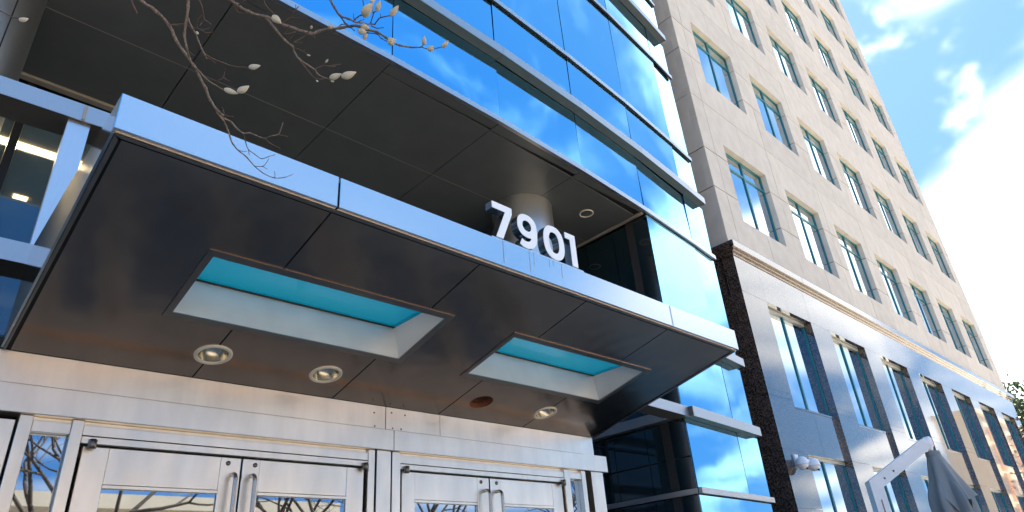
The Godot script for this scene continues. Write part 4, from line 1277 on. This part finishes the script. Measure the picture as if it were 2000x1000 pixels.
# ---------- security cameras ----------
func make_cameras() -> void:
	var s := thing("security_camera", "pair of white dome cameras on a bracket on the granite pier", "camera", Vector3(12.59, 1.925 + EYE, -5.510))
	box("wall_plate", Vector3(-0.07, -0.12, 0.0), Vector3(0.07, 0.12, 0.04), M.camera_white, s, 0.01)
	var st := begin()
	tube(st, [Vector3(0, 0.02, 0.03), Vector3(-0.05, 0.01, 0.10), Vector3(-0.08, 0.0, 0.15), Vector3(0.19, -0.03, 0.23)], [0.03, 0.03, 0.028, 0.026], 12)
	put("bracket_arm", st.commit(), M.camera_white, s)
	for p in [Vector3(-0.09, -0.04, 0.15), Vector3(0.19, -0.06, 0.23)]:
		var d := node("dome", s)
		d.position = p
		put("housing", smooth_lathe([Vector2(0.0, 0.09), Vector2(0.05, 0.085), Vector2(0.09, 0.055), Vector2(0.108, 0.0), Vector2(0.112, -0.03), Vector2(0.118, -0.035), Vector2(0.118, -0.05), Vector2(0.10, -0.055)], 28), M.camera_white, d)
		put("lens_dome", smooth_lathe([Vector2(0.10, -0.052), Vector2(0.094, -0.085), Vector2(0.065, -0.125), Vector2(0.03, -0.142), Vector2(0.0, -0.146)], 28), M.camera_white, d)
		put("lens", smooth_lathe([Vector2(0.0, 0.03), Vector2(0.035, 0.02), Vector2(0.045, -0.01), Vector2(0.0, -0.01)], 16), M.smoked, d, Transform3D(Basis(Vector3.RIGHT, 0.7), Vector3(0.01, -0.115, 0.05)))


# ---------- magnolia over the camera ----------
func bud_mesh(a: Vector3, b: Vector3, r: float) -> Mesh:
	var st := begin()
	st.set_smooth_group(0)
	var axis := b - a
	var u := axis.cross(Vector3(0.3, 0.2, 1)).normalized()
	var v := axis.cross(u).normalized()
	var prof := [[0.0, 0.30], [0.06, 0.55], [0.18, 0.84], [0.34, 1.0], [0.52, 0.95], [0.70, 0.72], [0.86, 0.40], [0.95, 0.18], [1.0, 0.0]]
	var sides := 14
	var rings := []
	for p in prof:
		var ring := []
		for k in sides:
			var t := TAU * k / sides
			var rr: float = r * p[1] * (1.0 + 0.07 * sin(t * 2.0 + p[0] * 3.0))
			ring.append(a + axis * p[0] + (u * cos(t) + v * sin(t)) * rr + u * r * 0.12 * sin(p[0] * PI))
		rings.append(ring)
	for j in prof.size() - 1:
		for k in sides:
			var g := (k + 1) % sides
			for q in [rings[j][k], rings[j + 1][k], rings[j + 1][g], rings[j][k], rings[j + 1][g], rings[j][g]]:
				st.add_vertex(q)
	st.index()
	st.generate_normals()
	return st.commit()

func bend(pts: Array) -> Array:
	# Catmull-Rom through the points
	var out := []
	for i in pts.size() - 1:
		var p0: Vector3 = pts[maxi(i - 1, 0)]; var p1: Vector3 = pts[i]; var p2: Vector3 = pts[i + 1]; var p3: Vector3 = pts[mini(i + 2, pts.size() - 1)]
		for k in 3:
			out.append(p1.cubic_interpolate(p2, p0, p3, k / 3.0))
	out.append(pts[pts.size() - 1])
	return out

func make_magnolia() -> void:
	var root := Vector3(-1.15, 0, -1.45)
	var m := thing("magnolia_tree", "bare magnolia branches with furry pale buds reaching down over the entrance", "tree", root)
	var st := begin()
	tube(st, bend([Vector3(0, -0.1, 0), Vector3(0.03, 0.6, 0.02), Vector3(0.02, 1.3, -0.02), Vector3(0.10, 2.1, 0.0), Vector3(0.24, 2.75, 0.02)]), ramp(13, 0.085, 0.045), 14)
	put("trunk", st.commit(), M.bark, m)
	var limbs := [
		[Vector3(0.24, 2.72, 0.02), Vector3(0.55, 3.10, 0.03), Vector3(0.92, 3.22, 0.02), Vector3(1.20, 3.08, 0.03), Vector3(1.325, 2.964, 0.018)],
		[Vector3(0.55, 3.08, 0.03), Vector3(0.95, 3.34, 0.10), Vector3(1.30, 3.25, 0.12), Vector3(1.425, 2.968, 0.096)],
		[Vector3(0.22, 2.68, 0.02), Vector3(0.60, 3.28, -0.04), Vector3(1.10, 3.50, -0.06), Vector3(1.42, 3.32, -0.05), Vector3(1.545, 3.184, -0.046)],
		[Vector3(1.10, 3.48, -0.06), Vector3(1.45, 3.56, 0.05), Vector3(1.70, 3.38, 0.12), Vector3(1.779, 3.197, 0.134)],
		[Vector3(0.12, 2.2, 0.0), Vector3(0.45, 2.62, -0.02), Vector3(0.8, 2.80, -0.02), Vector3(1.081, 2.767, -0.008)],
		[Vector3(0.06, 1.9, 0.0), Vector3(-0.4, 2.6, 0.2), Vector3(-0.7, 3.5, 0.5)],
		[Vector3(0.2, 2.6, 0.0), Vector3(0.1, 3.4, -0.4), Vector3(-0.1, 4.2, -0.7)],
		[Vector3(0.24, 2.7, 0.0), Vector3(0.5, 3.6, 0.6), Vector3(0.7, 4.3, 1.1)]]
	var ends := [0.0042, 0.0039, 0.0051, 0.0036, 0.0015, 0.006, 0.006, 0.006]
	for k in limbs.size():
		var l := begin()
		var pts := bend(limbs[k])
		tube(l, pts, ramp(pts.size(), 0.024 if k < 4 else (0.012 if k == 4 else 0.03), ends[k]), 10)
		put("limb", l.commit(), M.bark, m)
	for t in TWIGS:
		var raw := []
		var c: Array = t[3]
		for k in range(0, c.size(), 3):
			raw.append(Vector3(c[k], c[k + 1], c[k + 2]) - root)
		var pts := bend(raw)
		for i in range(1, pts.size() - 1):
			pts[i] += Vector3(rng.randf_range(-1, 1), rng.randf_range(-1, 1), rng.randf_range(-1, 1)) * t[2] * 0.35
		var rad := []
		for i in pts.size():
			var r: float = lerpf(t[1], t[2], float(i) / (pts.size() - 1))
			rad.append(r * (1.0 + rng.randf_range(-0.14, 0.06) + (rng.randf_range(0.1, 0.45) if i % 3 == 0 else 0.0)))
		var s := begin()
		tube(s, pts, rad, 8)
		put("branch" if t[1] > 0.0024 else "twig", s.commit(), M.bark if t[1] > 0.0024 else M.twig, m)
	for b in BUDS:
		put("bud", bud_mesh(Vector3(b[0], b[1], b[2]) - root, Vector3(b[3], b[4], b[5]) - root, b[6]), M.bud, m)

func ramp(n: int, a: float, b: float) -> Array:
	var out := []
	for i in n:
		out.append(lerpf(a, b, float(i) / (n - 1)))
	return out


# ---------- other trees ----------
func grow(st: SurfaceTool, at: Vector3, dir: Vector3, length: float, r: float, depth: int, tips: Array) -> void:
	var pts := [at]
	var d := dir
	for k in 4:
		d = (d + Vector3(rng.randf_range(-1, 1), rng.randf_range(-0.5, 0.9), rng.randf_range(-1, 1)) * 0.16).normalized()
		pts.append(pts[k] + d * length / 4.0)
	tube(st, pts, ramp(5, r, r * 0.62), 8 if depth > 3 else (5 if depth > 1 else 4))
	tips.append(pts[4])
	if depth == 0:
		return
	var n := 3 if depth > 2 else 2 + rng.randi() % 2
	for k in n:
		var a := TAU * (k + rng.randf()) / n
		var sidev := d.cross(Vector3(0.2, 0.3, 1)).normalized()
		var out := sidev.rotated(d, a)
		var nd := (d * 0.75 + out * rng.randf_range(0.45, 0.8) + Vector3(0, 0.12, 0)).normalized()
		grow(st, pts[4] if k > 0 else pts[3], nd, length * rng.randf_range(0.62, 0.82), r * 0.6, depth - 1, tips)

func make_bare_trees() -> void:
	var proto := []
	for v in 2:
		var t := thing("bare_tree", ["bare street tree mirrored in the left door panes", "bare street tree mirrored in the right door panes"][v], "tree", Vector3.ZERO, "bare trees across the forecourt")
		var trunk := begin()
		var crown := begin()
		var tips := []
		tube(trunk, [Vector3(0, -0.1, 0), Vector3(0.05, 1.2, 0), Vector3(0.0, 2.6, 0.05)], [0.22, 0.17, 0.15], 12)
		put("trunk", trunk.commit(), M.tree_bark, t)
		for k in 4:
			var a := TAU * k / 4.0 + 0.4 + v
			grow(crown, Vector3(0, 2.5, 0.05), Vector3(cos(a) * 0.6, 1.0, sin(a) * 0.6).normalized(), 2.3, 0.10, 5, tips)
		put("crown", crown.commit(), M.tree_bark, t)
		proto.append(t)
	var spots := [[-1.5, 11.0, 0.9], [4.5, 13.5, 1.05], [12.0, 15.0, 1.0], [19.5, 17.0, 1.1], [28.0, 15.5, 1.0], [-9.0, 14.0, 1.1], [38.0, 16.5, 1.15]]
	for k in spots.size():
		var o: Node3D = proto[k] if k < 2 else proto[k % 2].duplicate()
		if k >= 2:
			o.name = numbered("bare_tree")
			add_child(o)
			o.set_meta("label", ["", "", "bare street tree behind the camera opposite the glass bay", "bare street tree opposite the corner of the granite base", "bare street tree opposite the middle of the granite base", "bare street tree far left behind the camera", "bare street tree opposite the far end of the granite base"][k])
		o.position = Vector3(spots[k][0], 0, spots[k][1])
		o.scale = Vector3.ONE * spots[k][2]
		o.rotation.y = k * 1.7

func make_leafy_tree() -> void:
	var t := thing("leafy_tree", "dark green leafy tree past the far end of the stone building", "tree", Vector3(43.0, 0, -8.4))
	var st := begin()
	tube(st, [Vector3(0, -0.1, 0), Vector3(0.1, 2, 0), Vector3(0, 4.5, 0.1), Vector3(0.1, 7.5, 0)], [0.3, 0.24, 0.18, 0.06], 12)
	for k in 14:
		var a := TAU * k / 14.0 * 2.4
		var y := 2.6 + k * 0.38
		var l := 3.2 - k * 0.12
		tube(st, [Vector3(0, y, 0), Vector3(cos(a) * l * 0.5, y + 0.5, sin(a) * l * 0.5), Vector3(cos(a) * l, y + 0.9, sin(a) * l)], [0.07, 0.045, 0.015], 6)
	put("trunk", st.commit(), M.tree_bark, t)
	var lv := begin()
	for c in 420:
		var dirv := Vector3(rng.randfn(), rng.randfn() * 1.1, rng.randfn()).normalized()
		var rad := pow(rng.randf(), 0.4)
		var cc := Vector3(0, 6.3, 0) + Vector3(dirv.x * 4.6, dirv.y * 3.9, dirv.z * 4.6) * rad
		var tone := rng.randf_range(0.6, 1.3)
		for k in 60:
			var p := cc + Vector3(rng.randfn(), rng.randfn() * 0.7, rng.randfn()) * 0.34
			var d := Vector3(rng.randfn(), rng.randfn(), rng.randfn()).normalized()
			var w := d.cross(Vector3(rng.randfn(), rng.randfn(), rng.randfn()).normalized()).normalized() * 0.07
			var n := d.cross(w).normalized()
			lv.set_color(Color(0.020 * tone, 0.045 * tone, 0.018 * tone))
			for q: Vector3 in [p, p + d * 0.13 + w, p + d * 0.26, p, p + d * 0.26, p + d * 0.13 - w]:
				lv.set_normal(n)
				lv.add_vertex(q)
	put("crown", lv.commit(), M.leaf, t)


# ---------- what the glass and steel mirror ----------
func far_block(called: String, label: String, at: Vector3, size: Vector3, wall: Material, second: Material, bays: int, floors: int) -> void:
	var b := thing(called, label, "building", at)
	box("wall", Vector3(0, 0, 0), size, wall, b)
	box("roof_parapet", Vector3(-0.4, size.y + 0.004, -0.4), Vector3(size.x + 0.4, size.y + 1.0, size.z + 0.4), wall, b)
	var bw := size.x / bays
	var fh := size.y / floors
	for i in bays:
		if second and i % 4 == 1:
			box("brick_pier", Vector3(bw * i + 0.1, 0, -0.25), Vector3(bw * (i + 1) - 0.1, size.y - 2.5, -0.004), second, b)
			continue
		for j in floors:
			box("window", Vector3(bw * i + bw * 0.22, fh * j + fh * 0.28, -0.06), Vector3(bw * (i + 1) - bw * 0.22, fh * (j + 1) - fh * 0.2, -0.004), M.far_glass, b)
	for j in range(1, floors):
		box("string_course", Vector3(0, fh * j - 0.15, -0.30), Vector3(size.x, fh * j + 0.15, -0.256), wall, b)

func make_far_buildings() -> void:
	far_block("office_block", "low beige building mirrored in the entrance door glass", Vector3(-30, 0.0, 48), Vector3(62, 9.5, 16), M.beige_wall, null, 18, 3)
	far_block("brick_block", "cream and orange brick building mirrored in the polished granite", Vector3(168, 0.0, 22), Vector3(120, 30, 8), M.cream_wall, M.brick_wall, 26, 5)


func _ready() -> void:
	rng.seed = 7901
	uneven.seed = 4
	uneven.frequency = 0.8
	uneven.fractal_octaves = 2
	make_camera_and_light()
	make_materials()
	make_ground()
	make_glass_building()
	make_stone_building()
	make_canopy()
	make_entrance()
	make_far_buildings()
	make_leafy_tree()
	make_bare_trees()
	make_number()
	make_umbrella()
	make_cameras()
	make_magnolia()
